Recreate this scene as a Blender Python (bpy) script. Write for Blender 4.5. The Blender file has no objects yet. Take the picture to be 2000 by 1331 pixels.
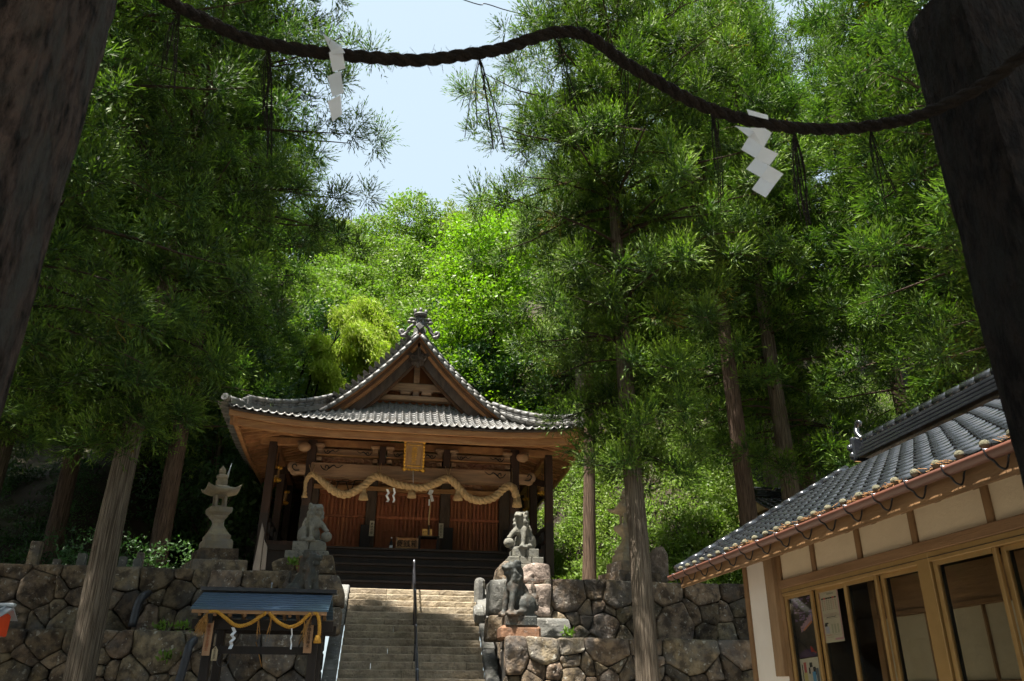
import bpy, bmesh, math, random
import numpy as np
from mathutils import Vector, Matrix, noise

# ------------------------------------------------------------------ camera, sky, sun, exposure
scene = bpy.context.scene
FPX, CX, CY = 1555.6, 1000.0, 665.5
YAW, PITCH, ROLL = math.radians(8.76), math.radians(23.93), 0.0072
EYE = np.array([0.0, 0.0, 1.5])
_F = np.array([math.sin(YAW)*math.cos(PITCH), math.cos(YAW)*math.cos(PITCH), math.sin(PITCH)])
_R0 = np.array([math.cos(YAW), -math.sin(YAW), 0.0])
_U0 = np.cross(_R0, _F)
_R = math.cos(ROLL)*_R0 + math.sin(ROLL)*_U0
_U = -math.sin(ROLL)*_R0 + math.cos(ROLL)*_U0
cam = bpy.data.cameras.new('camera')
cam.lens = 28.0; cam.sensor_width = 36.0; cam.clip_start = 0.05; cam.clip_end = 2000
cam.dof.use_dof = True; cam.dof.focus_distance = 20.0; cam.dof.aperture_fstop = 5.6
camo = bpy.data.objects.new('camera', cam); scene.collection.objects.link(camo)
camo.matrix_world = Matrix(((_R[0], _U[0], -_F[0], EYE[0]), (_R[1], _U[1], -_F[1], EYE[1]),
                            (_R[2], _U[2], -_F[2], EYE[2]), (0, 0, 0, 1)))
scene.camera = camo

SUN = Vector((-0.30, -0.24, 1.0)).normalized()          # direction towards the sun
world = bpy.data.worlds.new('World'); scene.world = world; world.use_nodes = True
wn = world.node_tree.nodes; wl = world.node_tree.links
sky = wn.new('ShaderNodeTexSky'); sky.sky_type = 'NISHITA'; sky.sun_disc = False
sky.sun_elevation = math.asin(SUN.z); sky.sun_rotation = math.atan2(SUN.x, SUN.y)
sky.air_density = 1.0; sky.dust_density = 3.0; sky.ozone_density = 1.0
wn['Background'].inputs['Strength'].default_value = 0.13
veil = wn.new('ShaderNodeMix'); veil.data_type = 'RGBA'; veil.inputs[0].default_value = .80   # thin bright haze over the whole sky
veil.inputs[7].default_value = (1.74, 2.10, 2.24, 1)
wl.new(sky.outputs[0], veil.inputs[6]); wl.new(veil.outputs[2], wn['Background'].inputs['Color'])
sl = bpy.data.lights.new('sun', 'SUN'); sl.energy = 5.0; sl.angle = math.radians(0.53); sl.color = (1.0, 0.94, 0.84)
so = bpy.data.objects.new('sun', sl); scene.collection.objects.link(so)
so.rotation_euler = SUN.to_track_quat('Z', 'Y').to_euler()
scene.view_settings.view_transform = 'Standard'; scene.view_settings.look = 'None'
scene.view_settings.gamma = 1.0; scene.view_settings.exposure = 1.72
scene.view_settings.use_curve_mapping = False
scene.cycles.use_denoising = True
scene.cycles.max_bounces = 4; scene.cycles.diffuse_bounces = 2; scene.cycles.glossy_bounces = 2; scene.cycles.transmission_bounces = 3; scene.cycles.transparent_max_bounces = 6
scene.cycles.use_adaptive_sampling = True; scene.cycles.adaptive_threshold = .03
scene.cycles.sample_clamp_indirect = 6.0

def at(px, py, X=None, Y=None, Z=None):
    """point of the place seen at photo pixel (px,py), on a plane of known X, Y or Z (metres)"""
    d = _F + _R*(px-CX)/FPX + _U*(CY-py)/FPX
    t = (Y-EYE[1])/d[1] if Y is not None else (X-EYE[0])/d[0] if X is not None else (Z-EYE[2])/d[2]
    return Vector(EYE + d*t)

# ------------------------------------------------------------------ helpers
COL = scene.collection
rnd = random.Random(7)
def tag(o, label=None, cat=None, group=None, kind=None):
    if label: o['label'] = label
    if cat: o['category'] = cat
    if group: o['group'] = group
    if kind: o['kind'] = kind
    return o
def thing(name, label, cat, loc=(0, 0, 0), group=None):
    o = bpy.data.objects.new(name, None); COL.objects.link(o)
    o.location = loc; o.empty_display_size = 0.1
    return tag(o, label, cat, group)
def link_mesh(name, me, parent=None, loc=None, rot=None):
    o = bpy.data.objects.new(name, me); COL.objects.link(o)
    if parent is not None:
        o.parent = parent
        # parts are authored in world coordinates
        o.matrix_parent_inverse = wm(parent).inverted()
    if loc is not None: o.location = loc
    if rot is not None: o.rotation_euler = rot
    return o
def wm(o):
    m = Matrix.LocRotScale(o.location, o.rotation_euler, o.scale)
    if o.parent is not None: return wm(o.parent) @ o.matrix_parent_inverse @ m
    return m
def copy_tree(o, parent=None):
    c = o.copy(); COL.objects.link(c)
    if parent is not None: c.parent = parent; c.matrix_parent_inverse = o.matrix_parent_inverse.copy()
    for ch in list(o.children): copy_tree(ch, c)
    return c

class MB:
    """collects shapes into one mesh"""
    def __init__(s): s.v = []; s.f = []; s.sm = []
    def add(s, vs, fs, smooth=False):
        n = len(s.v); s.v += [tuple(v) for v in vs]; s.f += [tuple(i+n for i in f) for f in fs]
        s.sm += [smooth]*len(fs); return s
    def box(s, c, size, rot=None, bev=0.0, taper=1.0):
        x, y, z = size[0]/2, size[1]/2, size[2]/2
        b = min(bev, x*.9, y*.9, z*.9)
        if b <= 0:
            vs = [Vector((sx*x*(taper if sz > 0 else 1), sy*y*(taper if sz > 0 else 1), sz*z)) for sz in (-1, 1) for sy in (-1, 1) for sx in (-1, 1)]
            fs = [(0, 2, 3, 1), (4, 5, 7, 6), (0, 1, 5, 4), (2, 6, 7, 3), (0, 4, 6, 2), (1, 3, 7, 5)]
        else:
            bm = bmesh.new(); bmesh.ops.create_cube(bm, size=1.0)
            for v in bm.verts:
                t = taper if v.co.z > 0 else 1.0
                v.co = Vector((v.co.x*2*x*t, v.co.y*2*y*t, v.co.z*2*z))
            bmesh.ops.bevel(bm, geom=list(bm.edges), offset=b, segments=1, affect='EDGES')
            bm.verts.index_update()
            vs = [v.co.copy() for v in bm.verts]; fs = [tuple(v.index for v in f.verts) for f in bm.faces]; bm.free()
        if rot is not None: vs = [rot @ v for v in vs]
        c = Vector(c); return s.add([v+c for v in vs], fs)
    def beam(s, p0, p1, w, h, up=(0, 0, 1), bev=0.0):
        p0 = Vector(p0); p1 = Vector(p1); d = p1-p0; L = d.length; d.normalize()
        u = Vector(up); sd = d.cross(u)
        if sd.length < 1e-4: sd = d.cross(Vector((1, 0, 0)))
        sd.normalize(); u = sd.cross(d)
        return s.box((p0+p1)/2, (L, w, h), Matrix((d, -sd, u)).transposed() if False else Matrix((d, sd, u)).transposed(), bev)
    def tube(s, pts, rad, n=8, cap=True, smooth=True):
        pts = [Vector(p) for p in pts]; m = len(pts)
        if not hasattr(rad, '__len__'): rad = [rad]*m
        vs = []; prev = None
        for i, p in enumerate(pts):
            t = (pts[min(i+1, m-1)]-pts[max(i-1, 0)]); t.normalize()
            if prev is None:
                a = t.cross(Vector((0, 0, 1)))
                if a.length < .05: a = t.cross(Vector((1, 0, 0)))
                a.normalize()
            else:
                a = prev - t*prev.dot(t); a.normalize()
            prev = a; b = t.cross(a)
            for k in range(n):
                an = 2*math.pi*k/n; vs.append(p+(a*math.cos(an)+b*math.sin(an))*rad[i])
        fs = [(i*n+k, i*n+(k+1) % n, (i+1)*n+(k+1) % n, (i+1)*n+k) for i in range(m-1) for k in range(n)]
        s.add(vs, fs, smooth)
        if cap:
            n0 = len(s.v)-len(vs)
            s.f += [tuple(n0+k for k in reversed(range(n))), tuple(n0+(m-1)*n+k for k in range(n))]; s.sm += [False, False]
        return s
    def lathe(s, c, prof, n=16, smooth=True, rot0=0.0, sx=1, sy=1):
        c = Vector(c); vs = []
        for r, z in prof:
            for k in range(n):
                a = rot0+2*math.pi*k/n; vs.append(c+Vector((r*math.cos(a)*sx, r*math.sin(a)*sy, z)))
        m = len(prof)
        fs = [(i*n+k, i*n+(k+1) % n, (i+1)*n+(k+1) % n, (i+1)*n+k) for i in range(m-1) for k in range(n)]
        fs += [tuple(reversed(range(n))), tuple((m-1)*n+k for k in range(n))]
        return s.add(vs, fs, smooth)
    def ell(s, c, r, rot=None, n=12, m=8):
        c = Vector(c); vs = [Vector((0, 0, 1))]
        for i in range(1, m):
            th = math.pi*i/m
            vs += [Vector((math.sin(th)*math.cos(2*math.pi*k/n), math.sin(th)*math.sin(2*math.pi*k/n), math.cos(th))) for k in range(n)]
        vs.append(Vector((0, 0, -1))); q = lambda i, k: 1+(i-1)*n+k % n
        fs = [(0, q(1, k), q(1, k+1)) for k in range(n)]
        fs += [(q(i, k), q(i+1, k), q(i+1, k+1), q(i, k+1)) for i in range(1, m-1) for k in range(n)]
        fs += [(len(vs)-1, q(m-1, k+1), q(m-1, k)) for k in range(n)]
        vs = [Vector((v.x*r[0], v.y*r[1], v.z*r[2])) for v in vs]
        if rot is not None: vs = [rot @ v for v in vs]
        return s.add([v+c for v in vs], fs, True)
    def mesh(s, name, mat):
        me = bpy.data.meshes.new(name); me.from_pydata([tuple(v) for v in s.v], [], s.f)
        me.polygons.foreach_set('use_smooth', s.sm); me.materials.append(mat); me.update(); return me
    def build(s, name, mat, parent=None):
        return link_mesh(name, s.mesh(name, mat), parent)

def catmull(pts, n=8):
    pts = [Vector(p) for p in pts]; P = [pts[0]*2-pts[1]]+pts+[pts[-1]*2-pts[-2]]; out = []
    for i in range(1, len(P)-2):
        a, b, c, d = P[i-1:i+3]
        for k in range(n):
            t = k/n
            out.append(.5*((2*b)+(c-a)*t+(2*a-5*b+4*c-d)*t*t+(3*b-a-3*c+d)*t**3))
    out.append(pts[-1]); return out

def twisted_rope(mb, pts, R, strands=3, pitch=.25, n=6, taper=None):
    """a laid rope: strands wound round a path"""
    pts = [Vector(p) for p in pts]; L = 0; frames = []; prev = None
    for i, p in enumerate(pts):
        t = (pts[min(i+1, len(pts)-1)]-pts[max(i-1, 0)]).normalized()
        if prev is None:
            a = t.cross(Vector((0, 1, 0.2))).normalized()
        else: a = (prev-t*prev.dot(t)).normalized()
        if i: L += (p-pts[i-1]).length
        prev = a; frames.append((p, a, t.cross(a), L))
    tot = L
    for k in range(strands):
        path = []; rr = []
        for p, a, b, l in frames:
            R2 = R*(taper(l/tot) if taper else 1)
            an = 2*math.pi*(k/strands+l/pitch)
            path.append(p+(a*math.cos(an)+b*math.sin(an))*R2*.52); rr.append(R2*.56)
        mb.tube(path, rr, n)

# ------------------------------------------------------------------ materials
def mat(name, c1, c2=None, rough=.8, scale=4.0, stretch=(1, 1, 1), bump=0.0, bscale=None, spec=.3, metal=0.0,
        c3=None, spots=None, transl=0.0, contrast=(.35, .65), rand=0.0, tint=False, coat=0.0, detail=4):
    m = bpy.data.materials.new(name); m.use_nodes = True
    nt = m.node_tree; N = nt.nodes; L = nt.links; b = N['Principled BSDF']
    b.inputs['Roughness'].default_value = rough; b.inputs['Specular IOR Level'].default_value = spec
    b.inputs['Metallic'].default_value = metal
    if coat: b.inputs['Coat Weight'].default_value = coat; b.inputs['Coat Roughness'].default_value = .08
    geo = N.new('ShaderNodeNewGeometry'); mp = N.new('ShaderNodeMapping'); mp.inputs['Scale'].default_value = stretch
    L.new(geo.outputs['Position'], mp.inputs['Vector'])
    def nz(sc, det=detail, off=0):
        n = N.new('ShaderNodeTexNoise'); n.inputs['Scale'].default_value = sc; n.inputs['Detail'].default_value = det
        n.inputs['Roughness'].default_value = .62
        if off:
            m2 = N.new('ShaderNodeMapping'); m2.inputs['Location'].default_value = (off, off*.7, -off); m2.inputs['Scale'].default_value = stretch
            L.new(geo.outputs['Position'], m2.inputs['Vector']); L.new(m2.outputs[0], n.inputs['Vector'])
        else: L.new(mp.outputs[0], n.inputs['Vector'])
        return n.outputs['Fac']
    def ramp(src, lo, hi):
        r = N.new('ShaderNodeMapRange'); r.inputs['From Min'].default_value = lo; r.inputs['From Max'].default_value = hi
        L.new(src, r.inputs['Value']); return r.outputs[0]
    def mix(f, a, bb, mode='MIX'):
        x = N.new('ShaderNodeMix'); x.data_type = 'RGBA'; x.blend_type = mode
        if isinstance(f, float): x.inputs[0].default_value = f
        else: L.new(f, x.inputs[0])
        for sock, v in ((x.inputs[6], a), (x.inputs[7], bb)):
            if isinstance(v, tuple): sock.default_value = (*v, 1)
            else: L.new(v, sock)
        return x.outputs[2]
    col = c1
    if c2 is not None: col = mix(ramp(nz(scale), *contrast), c1, c2)
    if c3 is not None: col = mix(ramp(nz(scale*.35, 4, 3.1), .48, .66), col, c3)
    if spots is not None: col = mix(ramp(nz(scale*2.6, 5, 9.7), .60, .66), col, spots)
    if rand:
        oi = N.new('ShaderNodeObjectInfo'); hsv = N.new('ShaderNodeHueSaturation')
        v = N.new('ShaderNodeMapRange'); v.inputs['To Min'].default_value = 1-rand; v.inputs['To Max'].default_value = 1+rand
        L.new(oi.outputs['Random'], v.inputs['Value']); L.new(v.outputs[0], hsv.inputs['Value'])
        v2 = N.new('ShaderNodeMapRange'); v2.inputs['To Min'].default_value = .5-rand*.03; v2.inputs['To Max'].default_value = .5+rand*.03
        mm = N.new('ShaderNodeMath'); mm.operation = 'FRACT'; ml = N.new('ShaderNodeMath'); ml.operation = 'MULTIPLY'; ml.inputs[1].default_value = 7.31
        L.new(oi.outputs['Random'], ml.inputs[0]); L.new(ml.outputs[0], mm.inputs[0]); L.new(mm.outputs[0], v2.inputs['Value']); L.new(v2.outputs[0], hsv.inputs['Hue'])
        if isinstance(col, tuple): hsv.inputs['Color'].default_value = (*col, 1)
        else: L.new(col, hsv.inputs['Color'])
        col = hsv.outputs[0]
    if tint:
        at_ = N.new('ShaderNodeAttribute'); at_.attribute_name = 'tint'
        col = mix(1.0, col, at_.outputs['Color'], 'MULTIPLY')
    if isinstance(col, tuple): b.inputs['Base Color'].default_value = (*col, 1)
    else: L.new(col, b.inputs['Base Color'])
    if bump:
        bp = N.new('ShaderNodeBump'); bp.inputs['Strength'].default_value = min(1.0, bump); bp.inputs['Distance'].default_value = .03*max(1, bump)
        L.new(nz(bscale or scale*2, 5, 5.3), bp.inputs['Height']); L.new(bp.outputs[0], b.inputs['Normal'])
    if transl:
        tr = N.new('ShaderNodeBsdfTranslucent'); ms = N.new('ShaderNodeMixShader'); ms.inputs[0].default_value = transl
        if isinstance(col, tuple): tr.inputs['Color'].default_value = (*col, 1)
        else:
            g = N.new('ShaderNodeMix'); g.data_type = 'RGBA'; g.blend_type = 'MULTIPLY'; g.inputs[0].default_value = 1
            L.new(col, g.inputs[6]); g.inputs[7].default_value = (1.0, 1.3, .5, 1) if tint else (1, 1, 1, 1); L.new(g.outputs[2], tr.inputs['Color'])
        out = N['Material Output']
        L.new(b.outputs[0], ms.inputs[1]); L.new(tr.outputs[0], ms.inputs[2]); L.new(ms.outputs[0], out.inputs['Surface'])
    return m

M = {}
M['stone'] = mat('stone', (.215, .165, .11), (.07, .055, .042), .95, 4.5, bump=2.0, bscale=11, spec=.12, c3=(.115, .105, .095), spots=(.29, .27, .23), rand=.42, contrast=(.40, .60), detail=6)
M['step_stone'] = mat('step_stone', (.37, .305, .215), (.20, .165, .12), .95, 5, bump=1.0, bscale=16, spec=.15, c3=(.33, .28, .21), spots=(.20, .17, .13), rand=.13)
M['curb_stone'] = mat('curb_stone', (.18, .175, .16), (.10, .10, .088), .95, 5, bump=.8, bscale=14, spec=.15, c3=(.16, .16, .155), spots=(.32, .31, .28), rand=.2)
M['pink_stone'] = mat('pink_stone', (.31, .25, .21), (.15, .12, .10), .95, 6, bump=1.6, bscale=10, spec=.15, spots=(.42, .36, .31), rand=.2)
M['carved_stone'] = mat('carved_stone', (.23, .22, .18), (.13, .13, .115), .9, 7, bump=.5, bscale=22, spec=.2, c3=(.17, .17, .15), spots=(.08, .08, .075), rand=.12)
M['lantern_stone'] = mat('lantern_stone', (.30, .255, .175), (.20, .165, .115), .9, 6, bump=.4, bscale=30, spec=.2, c3=(.22, .20, .17), rand=.12)
M['bronze_stone'] = mat('bronze_stone', (.030, .034, .033), (.06, .063, .056), .65, 6, bump=.5, bscale=18, spec=.4, c3=(.075, .05, .032), spots=(.14, .14, .12))
M['red_stone'] = mat('red_stone', (.27, .15, .09), (.15, .09, .06), .9, 6, bump=.7, bscale=16, spec=.2, spots=(.25, .2, .17), rand=.15)
M['wall_core'] = mat('wall_core', (.035, .03, .024), (.02, .018, .015), 1.0, 5, bump=.5)
M['earth'] = mat('earth', (.05, .038, .026), (.028, .024, .016), 1.0, 2, bump=.8, c3=(.05, .055, .025))
M['gravel'] = mat('gravel', (.22, .20, .165), (.15, .135, .11), 1.0, 12, bump=.8, bscale=60)
M['wood_warm'] = mat('wood_warm', (.42, .20, .085), (.28, .13, .055), .7, 5, (1, 1, 1), bump=.25, bscale=30, c3=(.27, .13, .06), rand=.12)
M['wood_eave'] = mat('wood_eave', (.44, .24, .105), (.30, .15, .065), .7, 6, (.35, 1, 3), bump=.3, bscale=20, c3=(.30, .14, .06), rand=.1)
M['wood_barge'] = mat('wood_barge', (.17, .085, .045), (.10, .05, .028), .75, 7, bump=.4, bscale=20, c3=(.12, .075, .05), rand=.1)
M['wood_red'] = mat('wood_red', (.36, .125, .055), (.24, .085, .04), .7, 6, (1, 1, .3), bump=.2, bscale=30, rand=.18)
M['wood_beam'] = mat('wood_beam', (.36, .22, .125), (.24, .14, .08), .75, 5, (.3, 1, 3), bump=.4, bscale=14, c3=(.20, .13, .085), rand=.1)
M['wood_carved'] = mat('wood_carved', (.40, .22, .12), (.26, .13, .075), .75, 9, bump=.8, bscale=14, c3=(.24, .09, .06))
M['wood_grey'] = mat('wood_grey', (.10, .068, .048), (.05, .035, .026), .8, 7, (1, 1, .3), bump=.5, bscale=16, c3=(.08, .06, .05))
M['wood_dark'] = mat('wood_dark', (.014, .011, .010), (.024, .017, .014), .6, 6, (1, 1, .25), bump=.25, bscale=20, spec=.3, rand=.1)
M['wood_post'] = mat('wood_post', (.026, .015, .011), (.05, .026, .018), .65, 6, (1, 1, .2), bump=.3, bscale=18)
M['plank_grey'] = mat('plank_grey', (.22, .205, .20), (.15, .14, .135), .8, 6, (1, 1, .2), bump=.3, bscale=20)
M['ink'] = mat('ink', (.012, .011, .01), rough=.7)
M['gold'] = mat('gold', (.75, .42, .07), (.45, .24, .04), .32, 14, metal=.85, bump=.3, bscale=40)
M['gold_wood'] = mat('gold_wood', (.33, .20, .09), (.24, .14, .06), .5, 10, (1, 1, .3), bump=.2)
M['shrine_tile'] = mat('shrine_tile', (.19, .19, .185), (.10, .10, .098), .42, 6, bump=.3, bscale=40, spec=.5, c3=(.15, .14, .125), spots=(.07, .07, .068), rand=.25)
M['black_tile'] = mat('black_tile', (.016, .018, .022), (.024, .026, .03), .16, 8, spec=.7, coat=.9, rand=.2)
M['straw'] = mat('straw', (.50, .34, .17), (.36, .23, .11), .85, 20, bump=.7, bscale=90, c3=(.42, .30, .16))
M['straw_gold'] = mat('straw_gold', (.62, .33, .05), (.45, .22, .03), .8, 20, bump=.7, bscale=90)
M['straw_dry'] = mat('straw_dry', (.45, .24, .07), (.30, .15, .04), .85, 30)
M['rope_old'] = mat('rope_old', (.028, .019, .013), (.012, .009, .007), .95, 25, bump=1.0, bscale=120)
M['paper'] = mat('paper', (.85, .88, .93), (.80, .83, .88), .8, 6, transl=.3)
M['iron'] = mat('iron', (.03, .033, .04), (.05, .05, .055), .35, 10, metal=.6, spec=.5)
M['steel'] = mat('steel', (.30, .32, .36), rough=.3, metal=.9)
M['blue_metal'] = mat('blue_metal', (.035, .07, .125), (.045, .085, .15), .38, 3, spec=.5, c3=(.04, .085, .12))
M['pipe'] = mat('pipe', (.02, .022, .028), (.035, .037, .044), .45, 8, spec=.5)
M['plaster'] = mat('plaster', (.80, .67, .48), (.74, .61, .43), .9, 2.2, c3=(.78, .64, .46), bump=.12, bscale=40)
M['plaster_white'] = mat('plaster_white', (.80, .74, .68), (.75, .69, .63), .9, 2.2, bump=.12, bscale=40)
M['timber'] = mat('timber', (.30, .175, .085), (.20, .115, .055), .65, 5, (1, 1, .25), bump=.3, bscale=18, c3=(.25, .15, .08), rand=.08)
M['timber_h'] = mat('timber_h', (.30, .17, .08), (.20, .11, .05), .65, 5, (1, .25, 2), bump=.3, bscale=18, c3=(.24, .14, .075), rand=.08)
M['timber_pale'] = mat('timber_pale', (.34, .22, .12), (.25, .155, .085), .7, 5, (1, 1, .25), bump=.3, bscale=18)
M['sash'] = mat('sash', (.37, .225, .08), (.32, .19, .065), .42, 6, spec=.5, metal=.25)
M['rubber'] = mat('rubber', (.015, .014, .013), rough=.6)
M['shoji'] = mat('shoji', (.58, .50, .36), (.50, .43, .31), .9, 1.6, transl=.15, bump=.5, bscale=5)
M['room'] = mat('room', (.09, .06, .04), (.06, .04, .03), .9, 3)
M['gutter'] = mat('gutter', (.15, .06, .04), (.10, .042, .03), .45, 4, (1, .3, 1), spec=.5, c3=(.13, .06, .045), rand=.05)
M['moss_mortar'] = mat('moss_mortar', (.20, .18, .12), (.12, .12, .08), 1.0, 25, bump=1)
M['litter'] = mat('litter', (.42, .24, .10), (.28, .14, .06), .9, 30)
M['bark'] = mat('bark', (.23, .19, .145), (.075, .058, .043), .95, 17, (3.2, 3.2, .10), bump=3.0, bscale=10, spec=.1, contrast=(.36, .62))
M['bark_red'] = mat('bark_red', (.17, .12, .088), (.055, .038, .029), .95, 17, (3.2, 3.2, .12), bump=3.0, bscale=10, spec=.1, contrast=(.36, .62))
M['twig'] = mat('twig', (.055, .036, .024), (.035, .024, .017), .95, 6)
M['cedar'] = mat('cedar', (.043, .098, .026), None, .6, .9, spec=.25, transl=.28, tint=True)
M['leaf'] = mat('leaf', (.115, .19, .032), None, .5, .7, spec=.35, transl=.42, tint=True)
M['leaf_maple'] = mat('leaf_maple', (.145, .26, .018), None, .45, .8, spec=.4, transl=.48, tint=True)
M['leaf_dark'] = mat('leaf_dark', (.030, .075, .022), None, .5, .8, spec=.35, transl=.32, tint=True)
M['leaf_pale'] = mat('leaf_pale', (.18, .225, .08), None, .55, .7, spec=.3, transl=.42, tint=True)
M['bamboo_leaf'] = mat('bamboo_leaf', (.30, .37, .04), None, .55, .7, spec=.3, transl=.5, tint=True)
M['pillar_lit'] = mat('pillar_lit', (.085, .06, .05), (.010, .008, .007), .95, 9, (2.2, 2.2, .75), bump=2.6, bscale=9, spec=.12, c3=(.06, .056, .05), contrast=(.40, .62), detail=7)  # left gate pillar: lighter copy, the light on its side face put into the colour
M['terrace'] = mat('terrace', (.46, .40, .31), (.34, .29, .22), 1.0, 9, bump=.8, bscale=50)
M['pillar_shaded'] = mat('pillar_shaded', (.022, .017, .015), (.006, .005, .0048), .95, 10, (2.2, 2.2, .75), bump=2.4, bscale=10, spec=.12, c3=(.018, .0175, .016), contrast=(.42, .58), detail=6)  # right gate pillar: near-black copy, its shade put into the colour
M['vermilion'] = mat('vermilion', (.62, .06, .012), (.55, .05, .012), .45, 6, spec=.4)
M['grey_metal'] = mat('grey_metal', (.42, .45, .48), (.36, .39, .42), .4, 6, metal=.4)
# ------------------------------------------------------------------ guardian statues
def remeshed(mb, name, mat_, vox=.018, amp=.006, freq=14, smooth_it=3):
    me = mb.mesh(name, mat_); o = bpy.data.objects.new('tmp', me); COL.objects.link(o)
    r = o.modifiers.new('r', 'REMESH'); r.mode = 'VOXEL'; r.voxel_size = vox; r.use_smooth_shade = True
    s_ = o.modifiers.new('s', 'SMOOTH'); s_.iterations = smooth_it; s_.factor = .5
    dg = bpy.context.evaluated_depsgraph_get(); dg.update()
    m2 = bpy.data.meshes.new_from_object(o.evaluated_get(dg)); bpy.data.objects.remove(o)
    for v in m2.vertices: v.co += v.normal*(noise.noise(v.co*freq)*amp)
    m2.materials.clear(); m2.materials.append(mat_); m2.shade_smooth(); return m2
def guardian(ball=True, tall=False, seed=0, up=.0):
    b = MB(); r = random.Random(seed); k = 1.12 if tall else 1.0
    b.ell((-.10, 0, .22), (.24, .19, .21)); b.ell((-.02, 0, .36), (.19, .16, .24), Matrix.Rotation(.35, 3, 'Y')); b.ell((.09, 0, .44*k), (.15, .15, .19))
    for sy in (-1, 1):
        b.ell((-.10, sy*.16, .17), (.19, .085, .18)); b.ell((.05, sy*.19, .045), (.13, .06, .05))
        if ball and sy < 0:
            b.tube([(.12, -.10, .44), (.22, -.16, .34), (.28, -.20, .25)], [.085, .065, .05], 10); b.ell((.29, -.21, .24), (.075, .06, .04))
        else:
            b.tube([(.13, sy*.10, .45*k), (.19, sy*.115, .25), (.21, sy*.115, .05)], [.085, .06, .05], 10); b.ell((.235, sy*.115, .035), (.085, .06, .045))
            for q in (-.03, 0, .03): b.ell((.30, sy*.115+q, .03), (.028, .02, .028), None, 8, 6)
    hd = Vector((.11, 0, .68*k+up))
    b.tube([(.05, 0, .46*k), tuple(hd)], [.15, .13], 12)
    b.ell(hd, (.15, .14, .135)); b.ell(hd+Vector((.13, 0, .03)), (.10, .10, .055)); b.ell(hd+Vector((.11, 0, -.07)), (.085, .085, .04)); b.ell(hd+Vector((.21, 0, .05)), (.035, .05, .035))
    for sy in (-1, 1):
        b.ell(hd+Vector((.11, sy*.075, .085)), (.045, .04, .035)); b.ell(hd+Vector((-.02, sy*.14, .05)), (.06, .03, .05)); b.ell(hd+Vector((.10, sy*.075, .045)), (.028, .028, .028))
    for i in range(46):      # curled mane
        a = r.uniform(.35*math.pi, 1.65*math.pi); z = r.uniform(-.20, .15); rad = .15 if z > 0 else .165
        b.ell(hd+Vector((math.cos(a)*rad*(.95 if z < .08 else .7), math.sin(a)*rad, z)), (.042, .042, .042), None, 8, 6)
    for i in range(9): b.ell(hd+Vector((r.uniform(-.1, .06), r.uniform(-.09, .09), .13)), (.04, .04, .04), None, 8, 6)
    for i in range(7):       # flame tail
        t = i/6; b.ell((-.30-.05*math.sin(3*t), (.07 if i % 2 else -.07)*(1-t), .10+.42*t), (.08*(1-.5*t), .07*(1-.5*t), .09))
    b.box((0, 0, -.005), (.62, .42, .05), bev=.015)
    return b
GUARD = {}
for s1, s2, ball, tall, mat_ in ((8, 3, True, False, 'carved_stone'), (5, 6, False, True, 'bronze_stone')):
    me = remeshed(guardian(ball, tall, s1), 'figure', M[mat_], .021); GUARD[s1] = me
    m2 = me.copy(); m2.transform(Matrix.Diagonal((1, -1, 1, 1))); m2.flip_normals(); m2.shade_smooth(); GUARD[s2] = m2
# ------------------------------------------------------------------ ground and hill
TER = 3.86
def sstep(a, b, t):
    t = max(0, min(1, (t-a)/(b-a))); return t*t*(3-2*t)
def hill(x, y):
    y0 = 33.5 - 11.5*sstep(4.5, 9.0, x) - 8.0*sstep(-4.5, -10, x)
    d = y-y0
    z = TER
    if d > -2: z += .76*max(0, d+1-1*math.exp(-max(0, d+2)))*sstep(-2, 4, d)
    if y > 75: z -= .3*(y-75)
    n = noise.noise(Vector((x*.11, y*.11, 1.7)))*1.6+noise.noise(Vector((x*.4, y*.4, 4.2)))*.35
    return z + n*sstep(0, 6, d)
g = MB(); S = 900
g.add([(-S, -S, 0), (S, -S, 0), (S, S, 0), (-S, S, 0)], [(0, 1, 2, 3)])
tag(g.build('ground', M['gravel']), 'pale gravel forecourt below the stone walls', 'ground', kind='structure')
xs = sorted(set([round(-95+2.5*i, 3) for i in range(30)]+[round(-20+1.0*i, 3) for i in range(19)]+[-1.2, 2.68]+[round(4+1.0*i, 3) for i in range(20)]+[round(24+2.5*i, 3) for i in range(29)]))
ys = sorted(set([18.35, 19.2, 20.2, 21.1]+[22+1.0*i for i in range(30)]+[52+2.5*i for i in range(40)]))
vs = [(x, y, hill(x, y)) for y in ys for x in xs]; nx = len(xs); fs = []
for j in range(len(ys)-1):
    for i in range(nx-1):
        if xs[i] >= -1.21 and xs[i+1] <= 2.69 and ys[j+1] <= 21.11: continue
        fs.append((j*nx+i, j*nx+i+1, (j+1)*nx+i+1, (j+1)*nx+i))
h = MB(); h.add(vs, fs, True)
tag(h.build('hillside', M['earth']), 'dark leaf-littered hillside rising behind the shrine hall', 'hill', kind='structure')
tr_ = MB()
for x0, x1, y0, y1 in ((-5.2, -1.22, 18.4, 22.2), (2.70, 7.2, 18.4, 22.2), (-5.2, 7.2, 22.204, 33.0)):
    tr_.add([(x0, y0, TER+.012), (x1, y0, TER+.012), (x1, y1, TER+.012), (x0, y1, TER+.012)], [(0, 1, 2, 3)])
tag(tr_.build('terrace', M['terrace']), 'pale gravel terrace in front of the shrine hall', 'ground', kind='structure')
for x0, x1 in ((-40, -1.3), (2.75, 30)):
    b = MB(); b.box(((x0+x1)/2, 17.6, 1.2), (x1-x0, 1.5, 2.5))
    tag(b.build('ledge', M['earth']), 'earth ledge between the two wall tiers', 'ground', kind='structure')

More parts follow.
